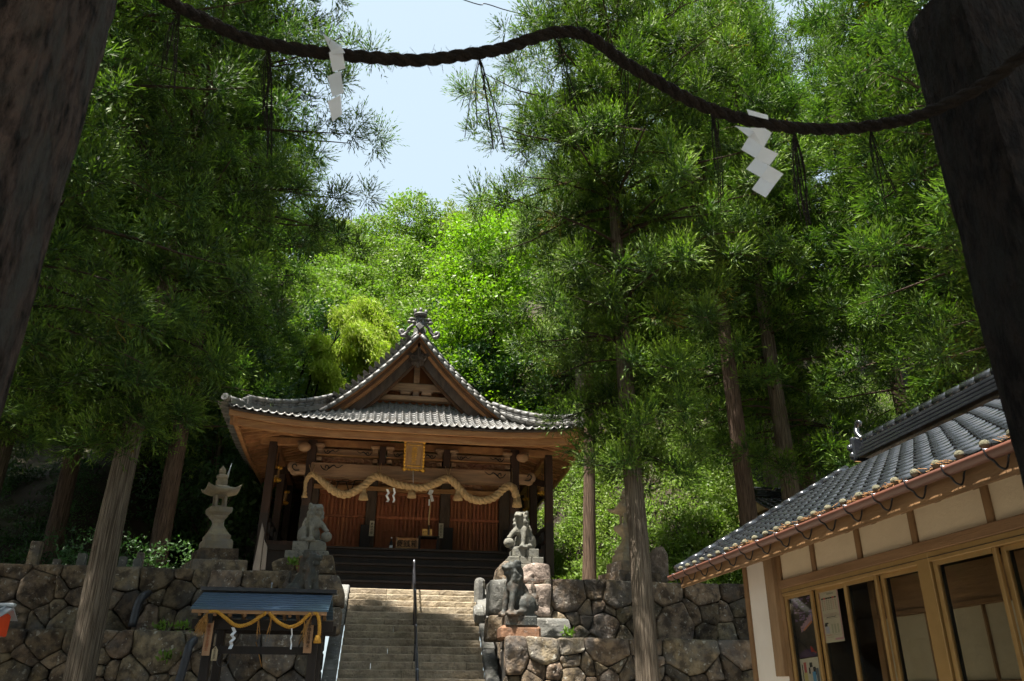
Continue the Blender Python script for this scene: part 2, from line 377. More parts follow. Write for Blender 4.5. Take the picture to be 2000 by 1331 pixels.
# ------------------------------------------------------------------ dry stone walls
def clip(poly, nx_, ny_, c):
    out = []
    for i in range(len(poly)):
        a, b = poly[i], poly[(i+1) % len(poly)]
        da = a[0]*nx_+a[1]*ny_-c; db = b[0]*nx_+b[1]*ny_-c
        if da <= 0: out.append(a)
        if da*db < 0:
            t = da/(da-db); out.append((a[0]+(b[0]-a[0])*t, a[1]+(b[1]-a[1])*t))
    return out
def cells(seeds, rect):
    res = []
    for i, s in enumerate(seeds):
        p = [(rect[0], rect[1]), (rect[2], rect[1]), (rect[2], rect[3]), (rect[0], rect[3])]
        wi = s[2] if len(s) > 2 else 0
        for j, q in enumerate(seeds):
            if i == j: continue
            dx, dy = q[0]-s[0], q[1]-s[1]
            if dx*dx+dy*dy > 9: continue
            wj = q[2] if len(q) > 2 else 0
            c = (q[0]**2+q[1]**2-s[0]**2-s[1]**2+wi-wj)/2
            p = clip(p, dx, dy, c)
            if len(p) < 3: break
        if len(p) >= 3: res.append(p)
    return res
def stone_mesh(poly, Y, gap=.004, bulge=.07, rough=.03, depth=.3, seed=0, mat_=None, rounding=.12):
    """one field stone whose front outline is poly (x,z) on the plane Y; facing -Y"""
    rs = random.Random(seed); c = Vector((sum(p[0] for p in poly)/len(poly), sum(p[1] for p in poly)/len(poly)))
    P = [Vector(p) for p in poly]
    # chamfer corners
    Q = []
    for i in range(len(P)):
        a, b, d = P[i-1], P[i], P[(i+1) % len(P)]
        k1 = min(.33, rounding*.22+rs.uniform(.02, .06)/max(.05, (a-b).length)); k2 = min(.33, rounding*.22+rs.uniform(.02, .06)/max(.05, (d-b).length))
        Q += [b.lerp(a, k1), b*.5+(b.lerp(a, k1)+b.lerp(d, k2))*.25, b.lerp(d, k2)]
    R = []
    for i in range(len(Q)):
        a, b = Q[i], Q[(i+1) % len(Q)]; n = max(1, int((b-a).length/.11))
        R += [a.lerp(b, k/n) for k in range(n)]
    rad = max((q-c).length for q in R)
    off = Vector((rs.uniform(-50, 50), rs.uniform(-50, 50), rs.uniform(-50, 50)))
    R = [q+(c-q).normalized()*(gap+.012*noise.noise(Vector((q.x*6, q.y*6, 0))+off)) for q in R]
    n = len(R); tiltx = rs.uniform(-.07, .07); tiltz = rs.uniform(-.10, .05)
    vs = []
    for s_, dy in ((.97, depth), (1.0, .03), (.975, -.35*bulge), (.90, -.8*bulge), (.66, -.95*bulge), (.34, -1.0*bulge)):
        for q in R:
            w = c+(q-c)*s_
            nzv = noise.fractal(Vector((w.x*2.3, w.y*2.3, 0))+off, 1.0, 2.0, 4)*rough*2.6+noise.noise(Vector((w.x*11, w.y*11, 3))+off)*rough*.6+abs(noise.noise(Vector((w.x*4.5, w.y*4.5, 8))+off))*rough*.8
            y = Y+dy+(nzv+tiltx*(w.x-c.x)+tiltz*(w.y-c.y) if dy < .1 else 0)
            vs.append((w.x, y, w.y))
    vs.append((c.x, Y-1.0*bulge, c.y))
    m = 6
    fs = [(i*n+k, i*n+(k+1) % n, (i+1)*n+(k+1) % n, (i+1)*n+k) for i in range(m-1) for k in range(n)]
    fs += [((m-1)*n+k, (m-1)*n+(k+1) % n, m*n) for k in range(n)]
    fs = [tuple(reversed(f)) for f in fs]
    b = MB(); b.add(vs, fs, True)
    me = b.mesh('stone', mat_ or M['stone'])
    me.shade_smooth()
    return me
def fill_seeds(px_seeds, Y, rect, step=.62, seed=1):
    rs = random.Random(seed); S_ = []
    for s in px_seeds:
        p = at(s[0], s[1], Y=Y)
        S_.append((p.x, p.z, s[2] if len(s) > 2 else 0))
    xa = min(s[0] for s in S_)-.35; xb = max(s[0] for s in S_)+.35; za = min(s[1] for s in S_)-.28
    z = rect[3]-.27; row = 0
    while z > rect[1]:
        x = rect[0]+rs.uniform(0, .3)
        while x < rect[2]:
            q = (x+rs.uniform(-.1, .1), z+rs.uniform(-.1, .1), rs.uniform(-.02, .06))
            if not (xa < q[0] < xb and q[1] > za): S_.append(q)
            x += step*rs.uniform(.7, 1.5)
        z -= step*rs.uniform(.7, .95)
    return S_
def stone_wall(name, label, Y, rect, px_seeds, seed):
    t = thing(name, label, 'wall', ((rect[0]+rect[2])/2, Y, rect[1]))
    core = MB(); core.box(((rect[0]+rect[2])/2, Y+.33, (rect[1]+rect[3])/2-.05), (rect[2]-rect[0]-.02, .4, rect[3]-rect[1]-.06))
    core.build('earth_core', M['wall_core'], t)
    for i, p in enumerate(cells(fill_seeds(px_seeds, Y, rect, seed=seed), rect)):
        xsz = max(q[0] for q in p)-min(q[0] for q in p); zsz = max(q[1] for q in p)-min(q[1] for q in p)
        # uneven top course
        p = [(q[0], q[1]+(noise.noise(Vector((q[0]*1.3, seed, 0)))*.05 if q[1] > rect[3]-.01 else 0)) for q in p]
        link_mesh('stone', stone_mesh(p, Y, bulge=min(.075, .05*min(xsz, zsz)+.025), rough=.036, seed=seed*1000+i), t)
    return t
UR = [(1113, 1165, .08), (1163, 1155), (1205, 1165, .05), (1298, 1160, .06), (1375, 1160, .06), (1432, 1158), (1480, 1165), (1145, 1193), (1168, 1190), (1190, 1200), (1120, 1212), (1145, 1212), (1182, 1224, .08), (1217, 1200), (1240, 1222),
      (1256, 1190), (1283, 1192), (1318, 1218, .14), (1385, 1196, .03), (1415, 1200), (1445, 1190), (1380, 1236), (1265, 1218), (1420, 1232), (1450, 1225), (1355, 1200), (1130, 1236), (1095, 1230, .05), (1215, 1240), (1480, 1210)]
LR = [(992, 1285, .1), (1066, 1272, .04), (1112, 1264), (1186, 1264, .12), (1260, 1262), (1350, 1274, .18), (1452, 1278, .08), (1116, 1294), (1052, 1311), (1080, 1313), (1150, 1302), (1173, 1298), (1202, 1296), (1228, 1316), (1262, 1300),
      (992, 1325), (1042, 1329), (1120, 1325, .03), (1190, 1326), (1270, 1322), (1330, 1325), (1395, 1318), (1432, 1312), (1365, 1330), (1465, 1325), (1150, 1340), (1080, 1345), (1310, 1350), (1240, 1345), (1400, 1345)]
UL = [(-60, 1110), (35, 1115), (92, 1114), (148, 1126, .03), (205, 1130), (246, 1128, .05), (303, 1128, .08), (362, 1120), (392, 1124), (437, 1130, .06), (505, 1133, .06), (20, 1148), (72, 1152, .12), (117, 1150), (152, 1165), (192, 1160), (228, 1170), (252, 1185, .05),
      (312, 1158), (347, 1162, .07), (288, 1205), (330, 1200), (366, 1205, .03), (28, 1205, .06), (62, 1212), (110, 1190), (85, 1195), (132, 1215, .05), (182, 1205, .05), (386, 1178), (424, 1170), (465, 1170), (512, 1172), (402, 1220), (455, 1215, .05), (215, 1215), (520, 1210), (560, 1190), (610, 1200, .05), (650, 1190)]
LL = [(-40, 1240), (20, 1248, .05), (85, 1248, .1), (140, 1250), (196, 1244), (230, 1268), (310, 1268, .18), (383, 1246), (50, 1277, .04), (15, 1284), (100, 1287), (196, 1290), (25, 1312, .05), (75, 1316), (113, 1322), (160, 1315), (190, 1306), (222, 1308), (262, 1312, .06), (310, 1326), (345, 1300),
      (350, 1335), (430, 1262, .05), (480, 1285, .1), (545, 1275, .12), (605, 1285, .08), (640, 1260), (440, 1310), (510, 1325), (570, 1325), (630, 1320), (400, 1290), (180, 1335), (250, 1345), (80, 1345)]
ul = stone_wall('stone_wall', 'upper tier of the dry stone wall left of the stairway', 18.0, (-15.5, 2.3, -1.45, 3.86), UL, 11)
ur = stone_wall('stone_wall', 'upper tier of the dry stone wall right of the stairway', 18.0, (2.75, 2.3, 12.5, 3.86), UR, 12)
ll = stone_wall('stone_wall', 'lower tier of the dry stone wall behind the water pavilion', 16.5, (-14.5, 0, -1.3, 2.54), LL, 13)
lr = stone_wall('stone_wall', 'lower tier of the dry stone wall below the standing guardian statue', 16.5, (2.46, 0, 12.0, 2.54), LR, 14)
def px_stone(parent, pts, Y, mat_, depth=.7, bulge=.06, rough=.03, seed=0, rounding=.2):
    p = [at(a, b, Y=Y) for a, b in pts]; poly = [(q.x, q.z) for q in p]
    if sum(poly[i-1][0]*poly[i][1]-poly[i][0]*poly[i-1][1] for i in range(len(poly))) < 0: poly.reverse()
    return link_mesh('stone', stone_mesh(poly, Y, gap=.005, bulge=bulge, rough=rough, depth=depth, seed=seed, mat_=mat_, rounding=rounding), parent)
# big blocks at the wall ends, carrying the guardian statues
for k, (pts, Y, m_) in enumerate([
        ([(972, 1165), (970, 1128), (974, 1106), (986, 1095), (1000, 1099), (1011, 1116), (1013, 1165)], 18.25, 'stone'),
        ([(1014, 1140), (1018, 1118), (1026, 1103), (1046, 1098), (1074, 1103), (1077, 1140)], 18.0, 'pink_stone'),
        ([(1006, 1141), (1077, 1141), (1076, 1205), (1004, 1205)], 17.9, 'pink_stone'),
        ([(957, 1132), (1010, 1130), (1012, 1200), (955, 1200)], 17.45, 'curb_stone'),
        ([(954, 1201), (992, 1201), (993, 1252), (951, 1252)], 17.3, 'stone'),
        ([(993, 1206), (1042, 1206), (1042, 1250), (993, 1250)], 17.4, 'stone'),
        ([(1043, 1206), (1112, 1208), (1118, 1248), (1043, 1248)], 17.6, 'curb_stone')]):
    px_stone(ur, pts, Y, M[m_], seed=300+k)
for k, (pts, Y, m_) in enumerate([
        ([(530, 1100), (545, 1090), (577, 1088), (580, 1118), (560, 1128), (533, 1122)], 18.2, 'stone'),
        ([(575, 1100), (582, 1086), (606, 1084), (613, 1105), (606, 1124), (580, 1122)], 18.05, 'red_stone'),
        ([(614, 1086), (651, 1083), (655, 1122), (615, 1122)], 18.0, 'stone'),
        ([(610, 1123), (662, 1122), (673, 1156), (672, 1185), (612, 1185)], 17.7, 'stone'),
        ([(546, 1124), (584, 1122), (583, 1165), (540, 1165)], 17.8, 'stone'),
        ([(612, 1186), (668, 1186), (662, 1240), (610, 1240)], 17.5, 'stone')]):
    px_stone(ul, pts, Y, M[m_], seed=400+k)
# flank facing of the stairway (stones along the stair cut)
def flank(parent, x, face, y0, y1, ztop, seed):
    rs = random.Random(seed); y = y0
    while y < y1-.1:
        L_ = min(rs.uniform(.5, .95), y1-y); zs = 0.0
        ztp = ztop(y+L_/2)
        while zs < ztp-.05:
            hh = min(rs.uniform(.4, .75), ztp-zs)
            b = MB(); b.box((x-face*.12, y+L_/2, zs+hh/2), (.3+rs.uniform(-.02, .03), L_-.02, hh-.02), bev=.03)
            b.build('stone', M['stone'], parent); zs += hh
        y += L_
flank(ul, -1.32, 1, 17.95, 21.2, lambda y: 3.84, 5)
flank(ur, 2.80, -1, 17.95, 21.2, lambda y: 3.84, 6)

# ------------------------------------------------------------------ stairway
stair = thing('stone_stairway', 'worn tan stone stairway climbing to the shrine hall, its top steps sunlit', 'stairs', (.75, 17.5, 0))
RISE, TREAD = .163, .28
def rough_block(x0, x1, y0, y1, z0, z1, seed, mat_, amp=.012):
    rs = random.Random(seed); L_ = x1-x0; n = max(2, int(L_/.09)); off = Vector((seed*1.37, seed*.71, 0))
    prof = [(y1, z0), (y0+.01, z0), (y0, z0+.02), (y0-.004, (z0+z1)/2), (y0+.002, z1-.018), (y0+.018, z1), (y1, z1)]
    vs = []
    for i in range(n+1):
        x = x0+L_*i/n; e = .012 if i in (0, n) else 0
        for k, (y, z) in enumerate(prof):
            d = noise.noise(Vector((x*9, z*9, y))+off)*amp+noise.noise(Vector((x*2.2, z*2, 7))+off)*amp*1.2 if 0 < k < 6 else 0
            dz = noise.noise(Vector((x*2.5, 3, 0))+off)*amp*.9 if k > 3 else 0
            vs.append((x, y+(d if k < 6 else 0)+(e if 0 < k < 6 else 0), z+dz))
    m = len(prof); fs = [(i*m+k, i*m+k+1, (i+1)*m+k+1, (i+1)*m+k) for i in range(n) for k in range(m-1)]
    fs += [tuple(range(m))[::-1], tuple(n*m+k for k in range(m))]
    b = MB(); b.add(vs, fs); return b.mesh('step_stone', mat_)
rs = random.Random(3)
for k in range(24):
    zt = 3.89-RISE*k; y0 = 21-TREAD*k
    f_ = k/14; xl = -.80+.03*f_; xr = 2.33-.16*min(1.6, f_); cuts = [xl]
    while cuts[-1] < xr-.35: cuts.append(cuts[-1]+rs.uniform(.6, 1.9))
    cuts[-1] = xr
    for a, b in zip(cuts[:-1], cuts[1:]):
        link_mesh('step_stone', rough_block(a+.004, b-.004, y0+rs.uniform(-.008, .008), y0+TREAD+.10, zt-RISE-.02, zt+rs.uniform(-.006, .006), k*17+int(a*10)+50, M['step_stone']), stair)
apron = MB(); apron.box((.75, 21.6, 3.85), (3.6, .75, .06)); apron.build('landing_slab', M['step_stone'], stair)
# sloping kerb slabs on both sides
sl_ = math.atan2(RISE, TREAD)
for side in (-1, 1):
    k = 0.0; i = 0
    while k < 23.5:
        n_ = rs.choice((1.4, 2.0, 2.6, 3.0)); f_ = (k+n_/2)/14
        x = (-.80+.03*f_-.155) if side < 0 else (2.33-.16*min(1.6, f_)+.155)
        L_ = n_*math.hypot(RISE, TREAD)
        b = MB(); rot = Matrix.Rotation(sl_, 3, 'X')
        c = Vector((x, 21-TREAD*(k+n_/2)+.14, 3.89-RISE*(k+n_/2)+.0))
        b.box(c, (.27, L_-.02, .22+rs.uniform(-.01, .02)), rot, bev=.025)
        b.build('kerb_stone', M['curb_stone'], stair); k += n_; i += 1
# kerb post stones
def stump(label, px, py_top, py_bot, Y, w, mat_='curb_stone', round_=True, group=None, tilt=0.0, name='stone_post'):
    a = at(px, py_bot, Y=Y); t = at(px, py_top, Y=Y); hgt = max(.2, t.z-a.z)+.1
    b = MB(); pr = [(.70*w, -.1), (.72*w, .05), (.70*w, hgt*.75-.1), (.66*w, hgt*.9-.1), (.50*w, hgt*.97-.1), (.2*w, hgt-.1)] if round_ else [(.7*w, -.1), (.69*w, hgt*.5), (.68*w, hgt-.13), (.62*w, hgt-.1)]
    b.lathe((0, 0, 0), pr, 8 if round_ else 4, False, math.pi/8 if round_ else math.pi/4)
    o = b.build(name, M[mat_]); o.location = a; o.rotation_euler = (0, tilt, 0.1)
    return tag(o, label, 'stone post', group)
stump('rounded pale stone post at the top right end of the stairway', 936, 1129, 1185, 20.6, .20)
p = at(936, 1200, Y=19.6)
b = MB(); b.box((0, 0, 0), (.26, .5, .3), Matrix.Rotation(sl_, 3, 'X'), bev=.06); o = b.build('kerb_block', M['curb_stone']); o.location = p+Vector((0, 0, .0))
tag(o, 'bright whitish kerb block under the rounded stone post beside the stairs', 'stone block')
stump('tall weathered square stone marker at the far left wall top', 61, 1058, 1112, 18.6, .21, 'stone', False)
stump('small square stone marker on the wall beside the leaning-looking cedar trunk, left of it', 156, 1082, 1112, 18.6, .17, 'curb_stone', False)
stump('small engraved stone marker just right of the left cedar trunk', 237, 1088, 1112, 18.6, .15, 'curb_stone', False)
stump('short engraved stone marker nearest the left stone lantern', 266, 1092, 1112, 18.6, .16, 'curb_stone', False)
stump('dark stone marker standing behind the short engraved marker', 270, 1080, 1112, 19.3, .15, 'stone', False)
stump('tiny stone stub on the wall between two stone markers at far left', 108, 1097, 1112, 18.6, .14, 'stone', False)
# upright memorial stone on the right terrace
pts = [(1268, 1136), (1267, 1105), (1271, 1082), (1282, 1068), (1294, 1067), (1303, 1080), (1306, 1110), (1307, 1138)]
P_ = [at(a, b, Y=19.0) for a, b in pts]
o = link_mesh('memorial_stone', stone_mesh([(q.x, q.z) for q in P_], 19.0, gap=.0, bulge=.05, depth=.28, seed=77, mat_=M['pink_stone'], rounding=.1))
tag(o, 'upright pinkish memorial stone with rounded top on the right terrace', 'memorial stone')

# handrail
hr = thing('handrail', 'slim dark metal handrail running up the middle of the stairway', 'handrail', (.77, 17, 0))
top = Vector((.76, 21.3, 4.66)); bot = Vector((.76, 14.3, .72))
b = MB(); b.tube([top+Vector((0, .12, -.12)), top, bot, bot+Vector((0, -.05, -.7))], .024, 10); b.build('rail', M['iron'], hr)
b = MB(); mid_t = top+Vector((0, 0, -.36)); mid_b = bot+Vector((0, 0, -.36)); b.tube([mid_t, mid_b], .014, 8); b.build('rail', M['iron'], hr)
for yy in (21.2, 19.6, 18.0, 16.4, 14.8):
    zt = top.z+(bot.z-top.z)*(21.3-yy)/(21.3-14.3); b = MB(); b.tube([(.76, yy, zt-.95), (.76, yy, zt)], .022, 8); b.build('rail_post', M['iron'], hr)
    b = MB(); b.lathe((.76, yy, zt-.03), [(.03, 0), (.033, .03), (.03, .06)], 10); b.build('clamp', M['steel'], hr)
# drain pipes on the left walls
for lab, pts in (('dark drain pipe emerging from the upper left wall', [(292, 1158, 18.05), (278, 1166, 17.75), (268, 1185, 17.72), (258, 1225, 17.7)]),
                 ('dark drain pipe dropping down the lower wall beside the water pavilion', [(380, 1250, 16.55), (370, 1262, 16.25), (362, 1290, 16.2), (346, 1345, 16.15)])):
    b = MB(); b.tube(catmull([at(a, c, Y=y) for a, c, y in pts], 5), .075, 12); o = b.build('drain_pipe', M['pipe']); tag(o, lab, 'pipe')
# ------------------------------------------------------------------ shrine hall
XC, HW, EY, ZE, ZF = .66, 5.35, 22.5, 8.72, 5.60
BACK = 34.5
shrine = thing('shrine_hall', 'old timber shrine hall with grey tiled gable roof above the stairway', 'shrine', (XC, 28, TER))
def prof(s): return .218*s+.0991*s*s
def dprof(s): return .218+.1982*s
def sori(a): return .27*max(0, (a-1.8)/3.55)**2.2
def roofz(x, y):
    sx = HW-abs(x-XC); sy = y-EY
    s = min(sx, sy) if y < 25.75 else sx
    s = max(s, 0)
    up = sori(abs(x-XC))*max(0, 1-max(0, sy)/3.2)
    return ZE+prof(s)+up
def plank_along(pts, hgt, th, mat_, name, parent, axis='Y'):
    """board following a polyline of top-edge points; height downwards, thickness along the axis"""
    o = Vector((0, th, 0)) if axis == 'Y' else Vector((th, 0, 0)); d = Vector((0, 0, -hgt)); vs = []
    for p in pts: p = Vector(p); vs += [p, p+d, p+d+o, p+o]
    n = len(pts); fs = [(i*4+k, i*4+(k+1) % 4, (i+1)*4+(k+1) % 4, (i+1)*4+k) for i in range(n-1) for k in range(4)]
    fs += [(0, 1, 2, 3), tuple((n-1)*4+k for k in (3, 2, 1, 0))]
    b = MB(); b.add(vs, fs); return b.build(name, mat_, parent)
# roof deck (soffit boards) and tiles
def deck(off, y0, y1, nx_=44, ny_=30):
    ys_ = sorted(set([y0+(y1-y0)*j/ny_ for j in range(ny_+1)]+[25.74, 25.76])); ys_ = [q for q in ys_ if y0 <= q <= y1]
    vs = [(XC-HW+.03+(2*HW-.06)*i/nx_, y, roofz(XC-HW+.03+(2*HW-.06)*i/nx_, y)+off) for y in ys_ for i in range(nx_+1)]
    fs = [(j*(nx_+1)+i, j*(nx_+1)+i+1, (j+1)*(nx_+1)+i+1, (j+1)*(nx_+1)+i) for j in range(len(ys_)-1) for i in range(nx_)]
    return vs, fs
roof = MB(); roof.add(*deck(-.06, EY+.02, BACK), True); roof = roof.build('roof', M['wood_red'], shrine)
sof = MB(); sof.add(*deck(-.13, EY+.05, BACK)); sof.build('soffit', M['wood_red'], shrine)
TW, TE = .225, .225
def tile_mesh(w, L_, amp, th, mat_, name='roof_tile', n=10, front=True):
    vs = []; fs = []
    for i in range(n+1):
        x = -w/2+w*1.04*i/n; z = amp*math.cos(2*math.pi*i/n)+.3*amp*math.cos(4*math.pi*i/n)
        vs += [(x, 0, z), (x, L_, z-.012), (x, 0, z-th)]
    for i in range(n):
        a, b = i*3, i*3+3
        fs += [(a, b, b+1, a+1), (a+2, b+2, b, a)]
    m = MB(); m.add(vs, fs, True); me = m.mesh(name, mat_); return me
tmesh = tile_mesh(TW, .30, .030, .040, M['shrine_tile'])
stuff = MB()
def place_tile(x, y, s, me, parent, yaw=0.0):
    sl2 = math.atan(dprof(s))-.13
    z = roofz(x, y)
    o = link_mesh('roof_tile', me, parent); o.location = (x+rnd.uniform(-.004, .004), y, z+.02+rnd.uniform(-.004, .004))
    k = (sori(abs(x+.1-XC))-sori(abs(x-.1-XC)))*max(0, 1-max(0, y-EY)/3.2)/.2
    o.rotation_euler = (sl2+rnd.uniform(-.012, .012), -math.atan(k), 0)
    return o
ntile = 0; s = 0.0; row = 0
while s < 3.35:
    y = EY-.04+s
    ncol = int(2*HW/TW)
    for i in range(ncol):
        x = XC-HW+TW*(i+.5)
        if abs(x-XC) > HW-max(s, 0)+.05: continue
        if row < 6 and ntile < 285:
            place_tile(x, y, max(s, 0), tmesh, roof); ntile += 1
        else:
            sl2 = math.atan(dprof(s))-.13; R_ = Matrix.Rotation(sl2, 3, 'X'); z = roofz(x, y)
            stuff.add([R_ @ v.co+Vector((x, y, z+.02)) for v in tmesh.vertices], [tuple(p.vertices) for p in tmesh.polygons], True)
    s += TE*math.cos(math.atan(dprof(s))); row += 1
# side slopes: corrugated tile courses
for side in (-1, 1):
    s = 0.0
    while s < HW-.12:
        d = HW-s; ln = .27
        y = EY+(s if s < 3.2 else 2.35)
        y = max(y, EY+.05)
        if s > 2.5: y = 24.95
        R_ = Matrix.Rotation(-side*math.pi/2 if side < 0 else math.pi/2, 3, 'Z') @ Matrix.Rotation(math.atan(dprof(s))-.13, 3, 'X')
        while y < BACK:
            x = XC+side*d
            stuff.add([R_ @ Vector((v.co.x*1.33, v.co.y, v.co.z))+Vector((x, y, roofz(x, max(y, EY+s))+.02)) for v in tmesh.vertices], [tuple(p.vertices) for p in tmesh.polygons], True)
            y += .30
        s += .235*math.cos(math.atan(dprof(s)))
o = stuff.build('tile_courses', M['shrine_tile'], roof); o['kind'] = 'stuff'
# verge and hip ridge tiles
def roll_mesh(L_, r0, r1, mat_, name, n=10):
    b = MB(); b.tube([(0, 0, 0), (L_*.5, 0, .0), (L_, 0, 0)], [r0, (r0+r1)/2, r1], n); return b.mesh(name, mat_)
vt = roll_mesh(.33, .105, .09, M['shrine_tile'], 'verge_tile'); vt2 = roll_mesh(.33, .075, .062, M['shrine_tile'], 'verge_tile')
def place_along(me, p, dirv, parent, name, roll=0):
    d = Vector(dirv).normalized(); sd = Vector((0, 0, 1)).cross(d)
    if sd.length < .01: sd = Vector((0, 1, 0))
    sd.normalize(); u = d.cross(sd)
    o = link_mesh(name, me, parent); o.rotation_euler = Matrix((d, sd, u)).transposed().to_euler(); o.location = p; return o
GY = 24.95
for side in (-1, 1):
    for (yo, zo, me_) in ((.14, .13, vt), (-.30, -.13, vt2)):
        s = 2.35
        while s < HW-.12:
            x = XC+side*(HW-s); z = ZE+prof(s)
            ds = .29*math.cos(math.atan(dprof(s)))
            d = Vector((-side*ds, 0, prof(s+ds)-prof(s)))
            place_along(me_, (x, GY+yo, z+zo), d, roof, 'verge_tile'); s += ds
    # corner hip ridge
    p0 = Vector((XC+side*(HW-.02), EY+.02, ZE+sori(HW)+.05)); n_ = 13
    hb = []
    for i in range(n_+1):
        s = 2.75*i/n_; x = XC+side*(HW-s); y = EY+s; hb.append(Vector((x, y, roofz(x, y)+.02)))
    bx_ = MB()
    for i in range(n_):
        bx_.beam(hb[i]+Vector((0, 0, .06)), hb[i+1]+Vector((0, 0, .06)), .24, .14)
    bx_.build('hip_ridge', M['shrine_tile'], roof)
    for i in range(n_):
        for lay in range(2):
            if i > 1: 
                c0 = hb[i]+Vector((0, 0, .16+.085*lay)); b = MB()
                dd = (hb[i+1]-hb[i]); b.tube([c0-dd*.08, c0+dd*1.0], [.055, .045], 8); b.build('ridge_tile', M['shrine_tile'], roof)
        b = MB(); c0 = hb[i]+Vector((0, 0, .36 if i > 1 else .17)); dd = hb[i+1]-hb[i]
        b.tube([c0-dd*.05, c0+dd*1.02], [.085, .072], 10); b.build('ridge_tile', M['shrine_tile'], roof)
    b = MB(); q = hb[0]+Vector((side*.05, -.06, .13)); b.tube([q, q+Vector((side*.05, -.16, .02))], [.10, .105], 14); b.build('end_tile', M['shrine_tile'], roof)
    b = MB(); q = hb[2]+Vector((0, -.02, .2)); b.box(q, (.22, .16, .34), Matrix.Rotation(side*math.pi/4, 3, 'Z'), bev=.04); b.ell(q+Vector((side*.08, -.1, .05)), (.07, .05, .07)); b.build('ridge_end_tile', M['shrine_tile'], roof)
# main ridge
b = MB(); ZR = ZE+prof(HW)
b.box((XC, (GY+BACK)/2+.1, ZR+.12), (.42, BACK-GY-.2, .36)); b.tube([(XC, GY-.02, ZR+.36), (XC, BACK, ZR+.36)], .12, 12); b.build('main_ridge', M['shrine_tile'], roof)
# ridge-end ornament
orn = MB(); oy = GY-.12
c = Vector((XC-.02, oy, ZR+.28))
orn.box(c+Vector((0, 0, .22)), (.44, .22, .52), bev=.06, taper=.9)
orn.lathe(c+Vector((0, -.02, .44)), [(.27, 0), (.31, .04), (.30, .10), (.22, .15)], 14)
orn.ell(c+Vector((0, -.16, .26)), (.085, .06, .085)); orn.lathe(c+Vector((0, 0, 0)), [(.01, 0), (.02, .01)], 8)
for a in (-.22, 0, .22): orn.ell(c+Vector((a*1.05, -.02, .68+(.09 if a == 0 else 0))), (.075, .08, .13))
orn.box(c+Vector((0, -.13, -.06)), (.30, .14, .30), Matrix.Rotation(math.pi/4, 3, 'Y'), bev=.03)
for sd in (-1, 1):
    orn.ell(c+Vector((sd*.36, -.02, .30)), (.15, .11, .085)); orn.ell(c+Vector((sd*.45, -.02, .16)), (.12, .1, .08)); orn.ell(c+Vector((sd*.28, -.06, .14)), (.11, .08, .07))
    for k in range(5):
        an = .25+.2*k; p0 = c+Vector((sd*.22, -.03, .05)); p1 = c+Vector((sd*(.30+.085*k), -.05, -.10-.085*k))
        orn.tube([p0, (p0+p1)/2+Vector((sd*.05, -.03, .03)), p1], [.05, .06, .035], 7)
    q = c+Vector((sd*.68, -.04, -.48))
    orn.tube(catmull([c+Vector((sd*.40, -.03, -.1)), c+Vector((sd*.52, -.03, -.32)), q, q+Vector((sd*.13, 0, .04)), q+Vector((sd*.15, 0, .17)), q+Vector((sd*.05, 0, .20)), q+Vector((sd*.02, 0, .11))], 4), [.075]*25, 8)
    orn.ell(q+Vector((sd*.02, 0, -.04)), (.15, .09, .08))
oc = Vector((XC, oy, ZR+.02)); orn.v = [tuple(oc+(Vector(v)-oc)*.78) for v in orn.v]
orn.build('ridge_ornament', M['shrine_tile'], roof)
# gable: barge boards, wall boards, beam, struts, pendant
def barge(y, inset, hgt, th, mat_, smin, name='barge_board'):
    for side in (-1, 1):
        pts = []
        for i in range(15):
            s = smin+(HW-smin)*i/14; pts.append((XC+side*(HW-s), y, ZE+prof(s)-inset))
        plank_along(pts, hgt, th, mat_, name, shrine)
barge(GY-.12, .06, .14, .10, M['wood_warm'], 2.35)
barge(GY-.05, .20, .13, .10, M['wood_barge'], 2.38)
barge(GY+.02, .33, .13, .10, M['wood_warm'], 2.42)
barge(GY+.12, .46, .40, .09, M['wood_grey'], 2.50)
barge(GY+.30, .80, .14, .09, M['wood_barge'], 2.62)
for side in (-1, 1):       # roof boards carrying the verge
    vs = []; n_ = 16
    for i in range(n_+1):
        s = 2.2+(HW-2.2)*i/n_
        for y_, dz in ((GY-.24, -.05), (25.9, -.05), (25.9, -.10), (GY-.24, -.10)): vs.append((XC+side*(HW-s), y_, ZE+prof(s)+dz))
    b = MB(); b.add(vs, [(i*4+k, i*4+(k+1) % 4, (i+1)*4+(k+1) % 4, (i+1)*4+k) for i in range(n_) for k in range(4)]); b.build('verge_boards', M['wood_barge'], shrine)
